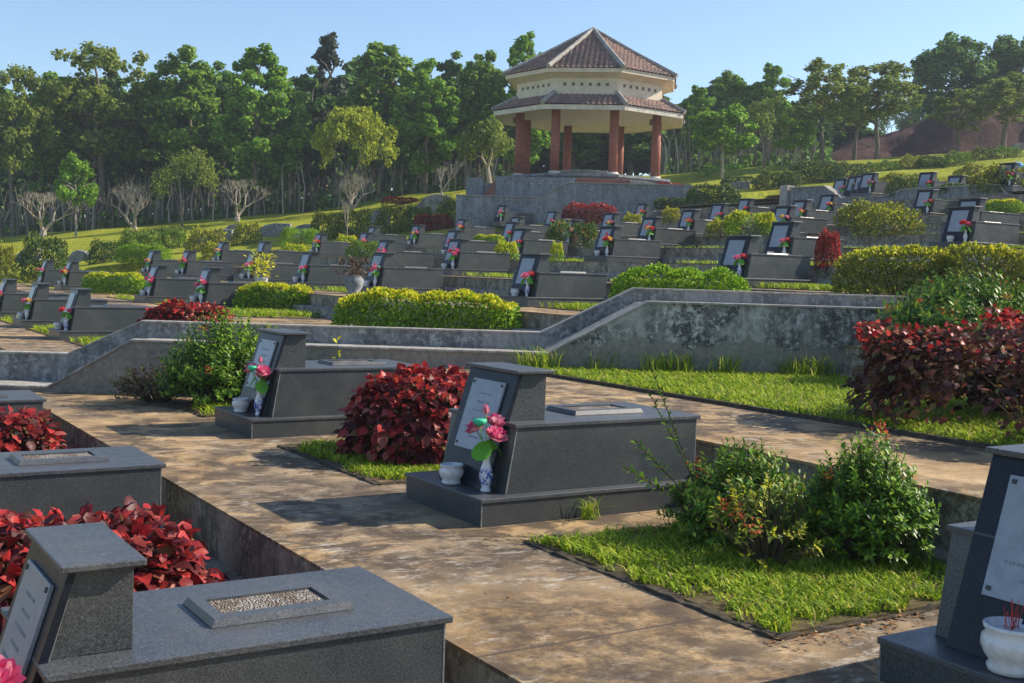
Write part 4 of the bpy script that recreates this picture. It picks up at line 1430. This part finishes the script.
obj('bundle', MB().lathe([(.08, 0), (.22, .05), (.26, .18), (.18, .30), (.05, .34)], 12), M['blue_cloth'], o, smooth=True)

# ------------------------------------------------------------------ low curved wall ends along the back of the terraces
for (x, y, wpx, hpx, flip, lab) in ((210, 243, 44, 14, 0, 'pale rough low wall end before the grass at left'), (236, 234, 28, 10, 1, 'pale ledge between the back-row bushes at left'),
                              (268, 236, 44, 13, 0, 'left sloping grey wall end behind the lime bush'), (300, 236, 36, 12, 0, 'right sloping grey wall end behind the broad lime bush'),
                              (372, 226, 34, 16, 0, 'sloping grey wall end right of the speckled bush'), (436, 214, 42, 20, 1, 'rounded grey rock-like wall end behind the red bush'),
                              (24, 262, 30, 14, 0, 'low grey wall end beside the leftmost shrub'), (78, 262, 22, 12, 1, 'low grey wall piece behind left tombs'),
                              (735, 190, 30, 9, 0, 'pale stones at the lawn edge right of the gazebo'), (1020, 150, 18, 7, 1, 'pale boulder on the lawn at the far right edge')):
    q = march(x, y); D = float((q-ORG)@_fw); W_ = wpx*D/CF; H_ = hpx*D/CF
    prof = [(-W_/2, -.3), (-W_/2, .06*H_), (-W_*.3, .42*H_), (-W_*.05, .86*H_), (W_*.15, H_), (W_/2, H_), (W_/2, -.3)]
    if flip: prof = [(-W_/2, -.3), (-W_/2, .3*H_), (-W_*.25, .85*H_), (0, H_), (W_*.3, .9*H_), (W_/2, .45*H_), (W_/2, -.3)]
    o = obj('low_wall_end' if 'wall' in lab else 'pale_stone', MB().prism(prof, 0, .45), M['wall_plain'] if x > 100 else M['far_wall'], bevel=.05)
    o.location = (q[0], q[1], q[2]); o.rotation_euler.z = -CY
    tag(o, lab, 'wall' if 'wall' in lab else 'stone')

# ------------------------------------------------------------------ gazebo
gc = at_d(588, 178, 60.0)
GZ = 6.3
GR = math.atan2(-gc[0], gc[1])-R(4)-0
Gm = thing('gazebo', (gc[0], gc[1], GZ), 'octagonal open gazebo with two-tier tiled roof on red-brown columns', 'gazebo', None, GR, .965)
def octo(inr, z, a0=PI/8):
    c = inr/math.cos(PI/8)
    return [(c*math.cos(a0+k*PI/4), c*math.sin(a0+k*PI/4), z) for k in range(8)]
def ring(mb, rings, cap0=False, cap1=False):
    vs = [p for r_ in rings for p in r_]; fs = []
    for i in range(len(rings)-1):
        for k in range(8): fs.append((i*8+k, i*8+(k+1) % 8, (i+1)*8+(k+1) % 8, (i+1)*8+k))
    if cap0: fs.append(tuple(range(7, -1, -1)))
    if cap1: fs.append(tuple((len(rings)-1)*8+k for k in range(8)))
    return mb.add(vs, fs)
obj('floor', ring(MB(), [octo(4.15, -.9), octo(4.15, -.12), octo(4.3, -.12), octo(4.3, 0)], True, True), M['far_wall'], Gm)
colr = 3.5/math.cos(PI/8)
for k in range(8):
    a = PI/8+k*PI/4
    c = obj('column', MB().lathe([(.225, .16), (.225, 3.25)], 20), M['redpaint'], Gm, (colr*math.cos(a), colr*math.sin(a), 0), smooth=False)
    for p_ in c.data.polygons: p_.use_smooth = len(p_.vertices) == 4
    obj('column_base', MB().lathe([(.33, 0), (.33, .08), (.27, .12), (.27, .16)], 20), M['cream2'], c)
    lp = MB().box(-.07, .07, -.07, .07, 2.75, 3.05)
    if k in (3, 4, 7): obj('wall_lamp', lp, M['dark_hole'], c, (-.3, 0, 0))
obj('ceiling', ring(MB(), [octo(4.72, 3.06), octo(3.6, 3.24), octo(1.0, 3.3)], False, True), M['cream'], Gm)
obj('fascia', ring(MB(), [octo(4.72, 3.04), octo(4.80, 3.04), octo(4.82, 3.27), octo(4.70, 3.27), octo(4.72, 3.06)]), M['cream2'], Gm)
bnd = obj('upper_band', ring(MB(), [octo(3.70, 3.8), octo(3.70, 4.72), octo(4.12, 4.90), octo(4.28, 4.92), octo(4.30, 5.12), octo(4.1, 5.12)]), M['cream'], Gm)
vt = MB()
for k in range(8):
    a = k*PI/4
    n_ = Vector((math.cos(a), math.sin(a), 0)); t_v = Vector((-n_.y, n_.x, 0))
    for i in range(6):
        c_ = n_*3.705+t_v*((i-2.5)*.42)+Vector((0, 0, 4.42))
        vs = []
        for dx_ in (-.075, .075):
            for dz_ in (-.075, .075):
                vs.append(c_+t_v*dx_+Vector((0, 0, dz_)))
        for dx_ in (-.075, .075):
            for dz_ in (-.075, .075):
                vs.append(c_+t_v*dx_+Vector((0, 0, dz_))+n_*.012)
        vt.add(vs, [(0, 1, 3, 2), (4, 6, 7, 5), (0, 4, 5, 1), (2, 3, 7, 6), (0, 2, 6, 4), (1, 5, 7, 3)])
obj('vent_hole', vt, M['dark_hole'], bnd)['kind'] = 'stuff'
# tile slopes: real corrugation with overlapping courses
def tiles(inr0, z0, inr1, z1, name, pitch=.26, course=.30):
    V = []; F = []
    for k in range(8):
        a = k*PI/4
        n_ = np.array([math.cos(a), math.sin(a), 0]); t_v = np.array([-n_[1], n_[0], 0])
        sl = math.hypot(inr0-inr1, z1-z0)
        up_n = n_*(z1-z0)/sl+np.array([0, 0, (inr0-inr1)/sl])
        nc = int(round(sl/course))
        w0 = inr0*math.tan(PI/8)
        xs = np.arange(-w0, w0+pitch/8, pitch/6)
        rows = []
        for j in range(nc):
            rows += [(j/nc, .055), ((j+.97)/nc, .0)]
        base = len(V)
        for (f, lift) in rows:
            inr = inr0+(inr1-inr0)*f; z = z0+(z1-z0)*f; hw = inr*math.tan(PI/8)
            for x in xs:
                xc = max(-hw, min(hw, x))
                wv = .055*abs(math.sin(PI*x/pitch))
                V.append(n_*inr+t_v*xc+np.array([0, 0, z])+up_n*(lift+wv))
        m = len(xs)
        for r_ in range(len(rows)-1):
            for c_ in range(m-1):
                F.append((base+r_*m+c_, base+r_*m+c_+1, base+(r_+1)*m+c_+1, base+(r_+1)*m+c_))
    return fast_mesh(name, np.array(V), np.array(F), M['tile'])
low = link('lower_roof', tiles(4.84, 3.24, 3.68, 3.92, 'lower_roof', .27, .31), Gm)
top = link('upper_roof', tiles(4.34, 5.08, .05, 7.70, 'upper_roof', .27, .34), Gm)
hr = MB(); hl = MB()
for k in range(8):
    a = PI/8+k*PI/4; c = 1/math.cos(PI/8)
    e = Vector((math.cos(a), math.sin(a), 0))
    hr.tube([e*4.42*c+Vector((0, 0, 5.17)), e*2.2*c+Vector((0, 0, 6.48)), e*.1+Vector((0, 0, 7.80))], [.13, .12, .11], 6)
    hl.tube([e*4.90*c+Vector((0, 0, 3.34)), e*3.72*c+Vector((0, 0, 4.03))], [.12, .12], 6)
obj('hip_ridge', hr, M['coping'], top)['kind'] = 'stuff'
obj('hip_ridge', hl, M['coping'], low)['kind'] = 'stuff'
obj('finial', MB().lathe([(.16, 7.72), (.18, 7.82), (.10, 7.92), (.03, 7.97)], 12), M['coping'], top, smooth=True)
bn = thing('round_bench', (gc[0]-.3, gc[1]-.2, GZ), 'low round pale plinth under the gazebo roof', 'plinth')
obj('plinth_ring', MB().lathe([(1.3, 0), (1.3, .30), (1.36, .30), (1.36, .40), (.9, .40)], 32), M['coping'], bn)

# platform walls in a frame facing the camera
def gloc(x, y, z):
    a = GR+R(4)
    return (gc[0]+x*math.cos(a)-y*math.sin(a), gc[1]+x*math.sin(a)+y*math.cos(a), z)
def gblock(name, mb, mat, label, cat, bevel=.02):
    o = obj(name, mb, M[mat], bevel=bevel)
    o.location = (gc[0], gc[1], 0); o.rotation_euler.z = GR+R(4)
    if label: tag(o, label, cat)
    else: o['kind'] = 'structure'
    return o
gw = gblock('platform_wall', MB().prism([(-6.1, 2.4), (-6.1, 5.02), (-2.25, 5.02), (-.85, 5.74), (4.75, 5.76), (5.5, 5.30), (5.5, 2.4)], -5.3, -4.95), 'far_wall', 'tall weathered grey retaining wall below the gazebo, with ramped top', 'wall')
cp = [(-6.13, 5.025), (-2.25, 5.025), (-.85, 5.745), (4.75, 5.765), (5.53, 5.285)]
obj('coping', MB().prism([(x, z) for x, z in cp]+[(x, z+.05) for x, z in cp[::-1]], -5.34, -4.91), M['coping'], gw)
g2 = gblock('platform_wall', MB().box(-4.35, -.6, -4.6, -4.3, 3, 6.02), 'far_wall', 'upper blotched grey wall left of the gazebo floor', 'wall')
g3 = gblock('platform_wall', MB().box(-5.75, -4.95, -4.4, -3.2, 3, 5.95), 'far_wall', 'dark stained wall block left of the red steps', 'wall')
gblock('red_steps', MB().prism([(-4.93, 4.9), (-4.93, 5.12), (-4.78, 5.12), (-4.78, 5.34), (-4.63, 5.34), (-4.63, 5.56), (-4.48, 5.56), (-4.48, 5.78), (-4.36, 5.78), (-4.36, 4.9)], -4.55, -3.4), 'redpaint', 'narrow red-brown steps climbing to the gazebo floor', 'steps', .01)
gblock('red_plinth', MB().box(-.55, 1.95, -4.6, -3.6, 5.2, 6.02), 'redpaint', 'red-brown plinth step at the front of the gazebo', 'step')
gblock('white_slab', MB().prism([(1.97, 5.8), (1.97, 6.0), (2.9, 5.95), (3.2, 5.8)], -4.9, -3.9), 'coping', 'pale slanting slab beside the red plinth of the gazebo', 'slab')
gblock('gazebo_terrace', MB().box(-5.7, 5.2, -4.28, 5.0, 2.5, 5.72), 'far_wall', '', '')

# ------------------------------------------------------------------ red earth bank at the right
BV = []; nbx = 60; nbz = 16
g = rng(5)
for i in range(nbx):
    x = 742+i*(1160-742)/(nbx-1)
    p0 = at_d(x, 150, 80.0)
    zb = gz(p0[0], p0[1])
    env = sm((x-750)/110)
    hh = (2.2+2.9*sm((x-800)/240))*env
    for j in range(nbz):
        f = j/(nbz-1)
        d = 80+f*6+.5*math.sin(i*.35)+.2*math.sin(i*1.1+j*.5)*f
        q = at_d(x, 150, d)
        z = zb-.6+hh*sm(f*1.1)+.10*math.sin(i*.6+j*.8)*env+.06*math.sin(i*1.7-j*1.3)*env
        BV.append((q[0], q[1], z))
    q = at_d(x, 150, 130)
    BV.append((q[0], q[1], zb-.6+hh+.4))
nbz += 1
ii = np.arange((nbx-1)*(nbz-1)); a = (ii//(nbz-1))*nbz+ii % (nbz-1)
struct('earth_bank', fast_mesh('earth_bank', np.array(BV), np.stack([a, a+nbz, a+nbz+1, a+1], 1), M['bank'], True))
# low green hedge strip along the lawn, right of the gazebo
hs_ = []
pa_, pb_ = march(700, 178), march(858, 160)
n_ = 2600; g = rng(44)
f = g.random(n_)
p = pa_[None]*(1-f)[:, None]+pb_[None]*f[:, None]+np.stack([g.normal(0, .22, n_), g.normal(0, .22, n_), g.uniform(0, .55, n_)], 1)
for i in range(n_): p[i, 2] = ground(p[i, 0], p[i, 1])+g.uniform(.02, .32)
tag(link('border_hedge', leaf_mesh('border_hedge', p, g.normal(size=(n_, 3)), g.normal(0, .6, (n_, 3))+np.array([0, 0, 1]), .17*g.uniform(.6, 1.2, n_), CLUMP, M['tree_d'])), 'long knee-high hedge line on the lawn right of the gazebo', 'hedge')

# ------------------------------------------------------------------ trees
def branch_tree(seed, h, spread, trunk_r, levels, mat, first=.35, up=.5, kinds=5, split=(2, 3), wob=.15, lean=0, thin=.38, nxt=.78, stub=1.0):
    g = random.Random(seed); mb = MB(); tips = []
    def go(p, d, L, r, lv):
        n = 4; pts = [p]; rs = [r]; q = p.copy(); dd = d.copy()
        Lc = L
        if lv == levels: L = L*stub
        for i in range(n):
            dd = (dd+Vector((g.uniform(-wob, wob), g.uniform(-wob, wob), g.uniform(-wob*.3, wob)))).normalized()
            q = q+dd*L/n; pts.append(q.copy()); rs.append(r*(1-thin*(i+1)/n))
        mb.tube(pts, rs, 7 if lv == levels else 5)
        if lv <= 0: tips.append(q.copy()); return
        if lv <= 1: tips.append(pts[2].copy())
        k = g.randint(*split); a0 = g.uniform(0, 6.28)
        for i in range(k):
            a = a0+6.283*i/k+g.uniform(-.4, .4)
            side = dd.orthogonal().normalized(); s2 = dd.cross(side)
            nd = (dd*up+(side*math.cos(a)+s2*math.sin(a))*spread+Vector((0, 0, .18))).normalized()
            go(q, nd, Lc*g.uniform(.62, .85), rs[-1]*nxt, lv-1)
    go(Vector((0, 0, 0)), Vector((lean, 0, 1)).normalized(), h*first, trunk_r, levels)
    return mb, tips

def crown_mesh(name, seed, rx, rz, zc, nl, n, size, mat, taper=0., tips=None, lobe=.33, tpl=CLUMP, hollow=.25):
    g = rng(seed)
    C = []; Rr = []
    if tips is not None:
        for t in tips: C.append((t.x, t.y, t.z)); Rr.append(lobe*rx*g.uniform(.6, 1.2))
    else:
        for i in range(nl):
            u = nrm(g.normal(size=(1, 3)))[0]; f = g.uniform(.35, .95)**.7
            c = u*f*np.array([rx, rx, rz])
            tz = (c[2]/rz+1)/2
            c[:2] *= 1-taper*tz
            C.append(c+np.array([0, 0, zc])); Rr.append(lobe*rx*g.uniform(.6, 1.25)*(1-taper*.5*tz))
    C = np.array(C); Rr = np.array(Rr)
    w_ = Rr**2/np.sum(Rr**2)
    idx = g.choice(len(C), n, p=w_)
    u = nrm(g.normal(size=(n, 3)))
    rr = Rr[idx]*(1-np.abs(g.normal(0, hollow, n)))
    p = C[idx]+u*rr[:, None]*np.array([1, 1, .9])
    cen = np.array([0, 0, zc])
    o = nrm(u+.35*nrm(p-cen))
    nn = o*.8+np.array([0, 0, .45])+g.normal(0, .45, (n, 3))
    return leaf_mesh(name, p, g.normal(size=(n, 3)), nn, size*g.uniform(.55, 1.35, n), tpl, M[mat])

def tree_proto(name, seed, h, rx, crown_lo, mat, nleaf, size, trunk_r=.16, bark='bark', nl=26, taper=.35, lobe=.36, hollow=.25):
    t = thing(name, (0, 0, 0), '', 'tree')
    g = random.Random(seed); mb = MB()
    pts = [Vector((0, 0, -.3))]
    for i in range(1, 8): pts.append(Vector((g.uniform(-.12, .12)*i*.5, g.uniform(-.12, .12)*i*.5, h*.86*i/7)))
    mb.tube(pts, [trunk_r*(1-.8*i/7) for i in range(8)], 8)
    for i in range(9):
        f = g.uniform(crown_lo, .8); p = pts[0].lerp(pts[-1], f); a = g.uniform(0, 6.28)
        e = p+Vector((math.cos(a)*rx*.75, math.sin(a)*rx*.75, h*g.uniform(.06, .18)))
        mb.tube([p, p.lerp(e, .5)+Vector((0, 0, .2)), e], [trunk_r*.35, trunk_r*.25, .02], 5)
    obj('trunk', mb, M[bark], t)
    rz = h*(1-crown_lo)/2
    link('crown', crown_mesh('crown', seed, rx, rz*.95, h-rz, nl, nleaf, size, mat, taper, None, lobe, hollow=hollow), t)
    return t

H0 = 10.0
TP = {
 'dense1': tree_proto('forest_tree', 401, H0, 2.3, .14, 'tree_a', 17000, .17, nl=130, lobe=.19, hollow=.45, taper=.3),
 'dense2': tree_proto('forest_tree', 402, H0, 2.1, .16, 'tree_b', 16000, .17, nl=110, taper=.4, lobe=.20, hollow=.42),
 'dense3': tree_proto('forest_tree', 403, H0, 2.6, .12, 'tree_d', 17000, .17, nl=120, taper=.35, lobe=.19, hollow=.42),
 'back': tree_proto('forest_tree', 404, H0, 2.5, .0, 'tree_b', 9000, .28, nl=70, taper=.5, lobe=.26, hollow=.4),
 'airy': tree_proto('airy_tree', 405, H0, 2.9, .30, 'tree_c', 10000, .15, nl=90, taper=.3, lobe=.17, hollow=.5),
 'airy2': tree_proto('airy_tree', 406, H0, 2.6, .32, 'tree_c', 7500, .15, nl=70, taper=.3, lobe=.18, hollow=.55),
 'pine': tree_proto('casuarina_tree', 407, H0, 1.25, .25, 'tree_e', 3600, .18, nl=46, taper=.75, lobe=.34, hollow=.4),
 'small': tree_proto('young_tree', 408, H0, 3.6, .30, 'tree_d', 5200, .30, nl=50, taper=.4, lobe=.26, bark='pale_bark', hollow=.45),
 'dark': tree_proto('dark_tree', 409, H0, 3.2, .26, 'tree_b', 13000, .19, nl=90, taper=.3, lobe=.22, hollow=.4),
}
def branchy(name, seed, h, spread, tr, levels, mat, crown=None, nleaf=0, size=.2, lobe=.2, **kw):
    t = thing(name, (0, 0, 0), '', 'tree')
    mb, tips = branch_tree(seed, h, spread, tr, levels, mat, **kw)
    zmax = max(v[2] for v in mb.v)
    s_ = h/zmax
    mb.v = [(v[0]*s_, v[1]*s_, v[2]*s_) for v in mb.v]
    tips = [p*s_ for p in tips]
    obj('branches', mb, M[mat], t)
    if crown: link('crown', crown_mesh('crown', seed, h*.5, h*.3, h*.75, 0, nleaf, size, crown, 0, tips, lobe), t)
    return t
TP['bare'] = branchy('bare_frangipani', 421, H0, .62, .24, 7, 'pale_bark', first=.15, up=.85, split=(2, 3), wob=.2, thin=.2, nxt=.72, stub=.35)
TP['bare2'] = branchy('bare_frangipani', 422, H0, .7, .23, 7, 'pale_bark', first=.15, up=.8, split=(2, 3), wob=.22, thin=.2, nxt=.72, stub=.25)
TP['upright'] = branchy('bare_upright_tree', 423, H0, .42, .26, 5, 'pale_bark', first=.26, up=1.0, split=(2, 3), wob=.1, thin=.25)
TP['umbrella'] = branchy('umbrella_tree', 424, H0, .95, .20, 5, 'bark', 'tree_f', 9000, .26, .17, first=.36, up=.5, split=(2, 3))
TP['thinleaf'] = branchy('sparse_tree', 425, H0, .9, .24, 5, 'bark', 'tree_c', 3200, .24, .15, first=.36, up=.6, split=(2, 3))
TP['frangi'] = branchy('flowering_frangipani', 426, H0, .8, .34, 4, 'pale_bark', 'tree_c', 3400, .40, .30, first=.2, up=.6, split=(2, 3))
tp_used = {}
gt = random.Random(12)
def tree(kind, x, ytop, d, label, wpx=None, group=None, ybase=None):
    q = march(x, ybase) if ybase else at_d(x, 200, d)
    if ybase: d = float((q-ORG)@_fw)
    z = ground(q[0], q[1])
    H = at_d(x, ytop, d)[2]-z
    s_ = H/H0
    p = TP[kind]
    if kind in tp_used: p = copy_tree(p)
    tp_used[kind] = 1
    sx = s_
    if wpx:
        base = {'bare': 1, 'bare2': 1}.get(kind)
        ch = [c for c in p.children]
        ws = max(max(abs(v.co.x) for v in c.data.vertices) for c in ch)
        sx = wpx*d/CF/2/ws
    p.location = (q[0], q[1], z-.05)
    p.rotation_euler = (0, 0, gt.uniform(0, 6.28))
    p.scale = (sx, sx, s_)
    tag(p, label, 'tree', group)
    return p

TR = [
 ('airy', 12, 50, 76, 'olive leafy tree at the far left edge of the wood', 80),
 ('airy', 100, 28, 80, 'tallest airy olive-crowned tree at upper left', 120),
 ('dense1', 60, 66, 82, 'dense green tree between the two airy left ones', 90),
 ('dense2', 148, 64, 84, 'dark green tree right of the tallest airy one', 80),
 ('dense1', 185, 42, 80, 'tall full green tree left of the tallest pair', 95),
 ('dense3', 258, 42, 77, 'broad bright green tree left of the thin grey casuarina', 110),
 ('dense2', 222, 54, 86, 'dark tree tucked left behind the broad bright one', 80),
 ('pine', 325, 14, 84, 'thin tall grey-green casuarina poking above the wood', 48),
 ('dense2', 308, 62, 82, 'dark tree under the thin grey casuarina', 70),
 ('dense1', 382, 36, 79, 'tall rounded green tree right of the casuarina', 100),
 ('dense3', 425, 56, 76, 'bright green tree right of the tall rounded one', 90),
 ('dense2', 452, 48, 84, 'dark tree left of the gazebo, second from it', 70),
 ('dense1', 478, 46, 80, 'green tree just left of the gazebo roof', 66),
 ('dense3', 522, 30, 78, 'leafy bright tree rising behind the left roof edge', 76),
 ('dense1', 572, 66, 84, 'tree directly behind the gazebo columns', 90),
 ('dense2', 628, 72, 84, 'dark tree directly behind the right gazebo columns', 90),
 ('dense3', 692, 84, 80, 'bright green tree just right of the gazebo roof', 60),
 ('dense1', 728, 68, 84, 'green tree second right of the gazebo', 62),
 ('dense3', 764, 62, 84, 'rounded bright tree third right of the gazebo', 66),
 ('airy2', 820, 56, 72, 'airy tree with dark trunk standing on the right lawn', 90),
 ('airy2', 852, 66, 76, 'airy tree right behind the dark-trunked one', 70),
 ('airy', 874, 54, 74, 'spreading olive tree before the red earth bank', 84),
 ('dark', 948, 31, 90, 'big dark dense tree high on the red bank', 92),
 ('dark', 1012, 30, 92, 'dark tree at the upper right corner', 80),
 ('airy2', 1000, 72, 78, 'olive airy tree at the right edge before the bank', 96),
 ('airy2', 955, 88, 77, 'olive airy tree under the big dark one', 74),
]
for (k, x, y, d, lab, wp) in TR: tree(k, x, y, d, lab, wp)
TR2 = [
 ('small', 76, 152, 236, 'small bright green tree before the dark wood at left', 46),
 ('bare', 43, 188, 236, 'leftmost bare grey frangipani on the grass', 72),
 ('bare2', 135, 180, 231, 'second bare frangipani from the left on the grass', 74),
 ('thinleaf', 182, 150, 227, 'sparse olive-leaved tree between two bare frangipanis', 74),
 ('bare', 237, 176, 221, 'bare frangipani under the broad bright forest tree', 56),
 ('bare2', 350, 168, 213, 'bare frangipani in the middle beneath the umbrella tree', 58),
 ('upright', 347, 196, 243, 'thin pale crooked sapling among the left-centre tombs', 10),
 ('umbrella', 350, 112, 212, 'yellow-green flat-topped umbrella tree at the wood edge', 92),
 ('upright', 441, 158, 204, 'slim bare upright tree left of the gazebo platform', 34),
 ('frangi', 490, 124, 190, 'pale leafy frangipani with white blossoms by the platform', 66),
 ('small', 722, 104, 178, 'light green young tree right of the gazebo columns', 76),
 ('thinleaf', 764, 96, 172, 'brownish sparse tree right of the light green one', 72),
 ('small', 794, 116, 168, 'small green tree left of the dark-trunked airy tree', 50),
 ('small', 712+212, 88, 154, 'young green tree with pale trunk before the red bank', 60),
 ('thinleaf', 900, 108, 156, 'thin young tree left of the pale-trunked green one', 56),
]
for (k, x, y, yb_, lab, wp) in TR2: tree(k, x, y, None, lab, wp, ybase=yb_)
# far rows of the wood, nothing tells one from the next
i = 0
for x in range(-40, 800, 26):
    yt = 72+12*math.sin(x*.05)+gt.uniform(-8, 10)
    if 480 < x < 800: yt += 12
    tree('back', x, yt, gt.uniform(90, 97), 'one of the indistinct dark trees deep in the wood behind', gt.uniform(70, 95), 'indistinct dark trees deep in the wood')
for x in range(-60, 840, 34):
    tree('back', x, 96+gt.uniform(-8, 8), gt.uniform(101, 110), 'one of the indistinct dark trees deep in the wood behind', gt.uniform(80, 110), 'indistinct dark trees deep in the wood')
for (x, yt, lab) in ((838, 98, 'x'), (990, 60, 'x')): tree('back', x, yt, 96, 'one of the indistinct dark trees deep in the wood behind', 80, 'indistinct dark trees deep in the wood')

# thicket of thin stems at the foot of the wood
st = MB(); gs = random.Random(31)
for i in range(900):
    x = gs.uniform(-60, 520) if i < 640 else gs.uniform(660, 812)
    d = gs.uniform(76, 86)
    q = at_d(x, 200, d); z = ground(q[0], q[1])
    hh = gs.uniform(1.6, 3.6); r_ = gs.uniform(.03, .08)
    st.tube([(q[0], q[1], z-.1), (q[0]+gs.uniform(-.15, .15), q[1]+gs.uniform(-.15, .15), z+hh*.5), (q[0]+gs.uniform(-.4, .4), q[1]+gs.uniform(-.4, .4), z+hh)], [r_, r_*.8, r_*.5], 4)
tag(obj('stem_thicket', st, M['stem']), kind='stuff')
g = rng(91); n_ = 9000
P = []
for i in range(n_):
    x = g.uniform(-60, 520) if i < 6500 else g.uniform(660, 830)
    d = g.uniform(77, 96); q = at_d(x, 200, d)
    P.append((q[0], q[1], ground(q[0], q[1])+abs(g.normal(0, .5 if d < 84 else 1.8))))
P = np.array(P)
tag(link('undergrowth', leaf_mesh('undergrowth', P, g.normal(size=(n_, 3)), g.normal(0, .6, (n_, 3))+np.array([0, 0, .7]), .4*g.uniform(.5, 1.3, n_), CLUMP, M['tree_b'])), kind='stuff')
# tall dark wood mass behind everything at the foot, seen only as shade between trunks
print('objects', len(bpy.data.objects))

# ------------------------------------------------------------------ the air
hz = NM('haze')
nt_ = hz.t
for n_ in list(nt_.nodes):
    if n_.type == 'BSDF_PRINCIPLED': nt_.nodes.remove(n_)
pv = nt_.nodes.new('ShaderNodeVolumePrincipled')
pv.inputs['Color'].default_value = (.80, .88, 1.0, 1)
pv.inputs['Density'].default_value = .0006
pv.inputs['Anisotropy'].default_value = .2
nt_.links.new(pv.outputs[0], nt_.nodes['Material Output'].inputs['Volume'])
hb = obj('haze', MB().box(-960, 1260, -660, 1560, -5.5, 24), hz.m)
hb['kind'] = 'stuff'
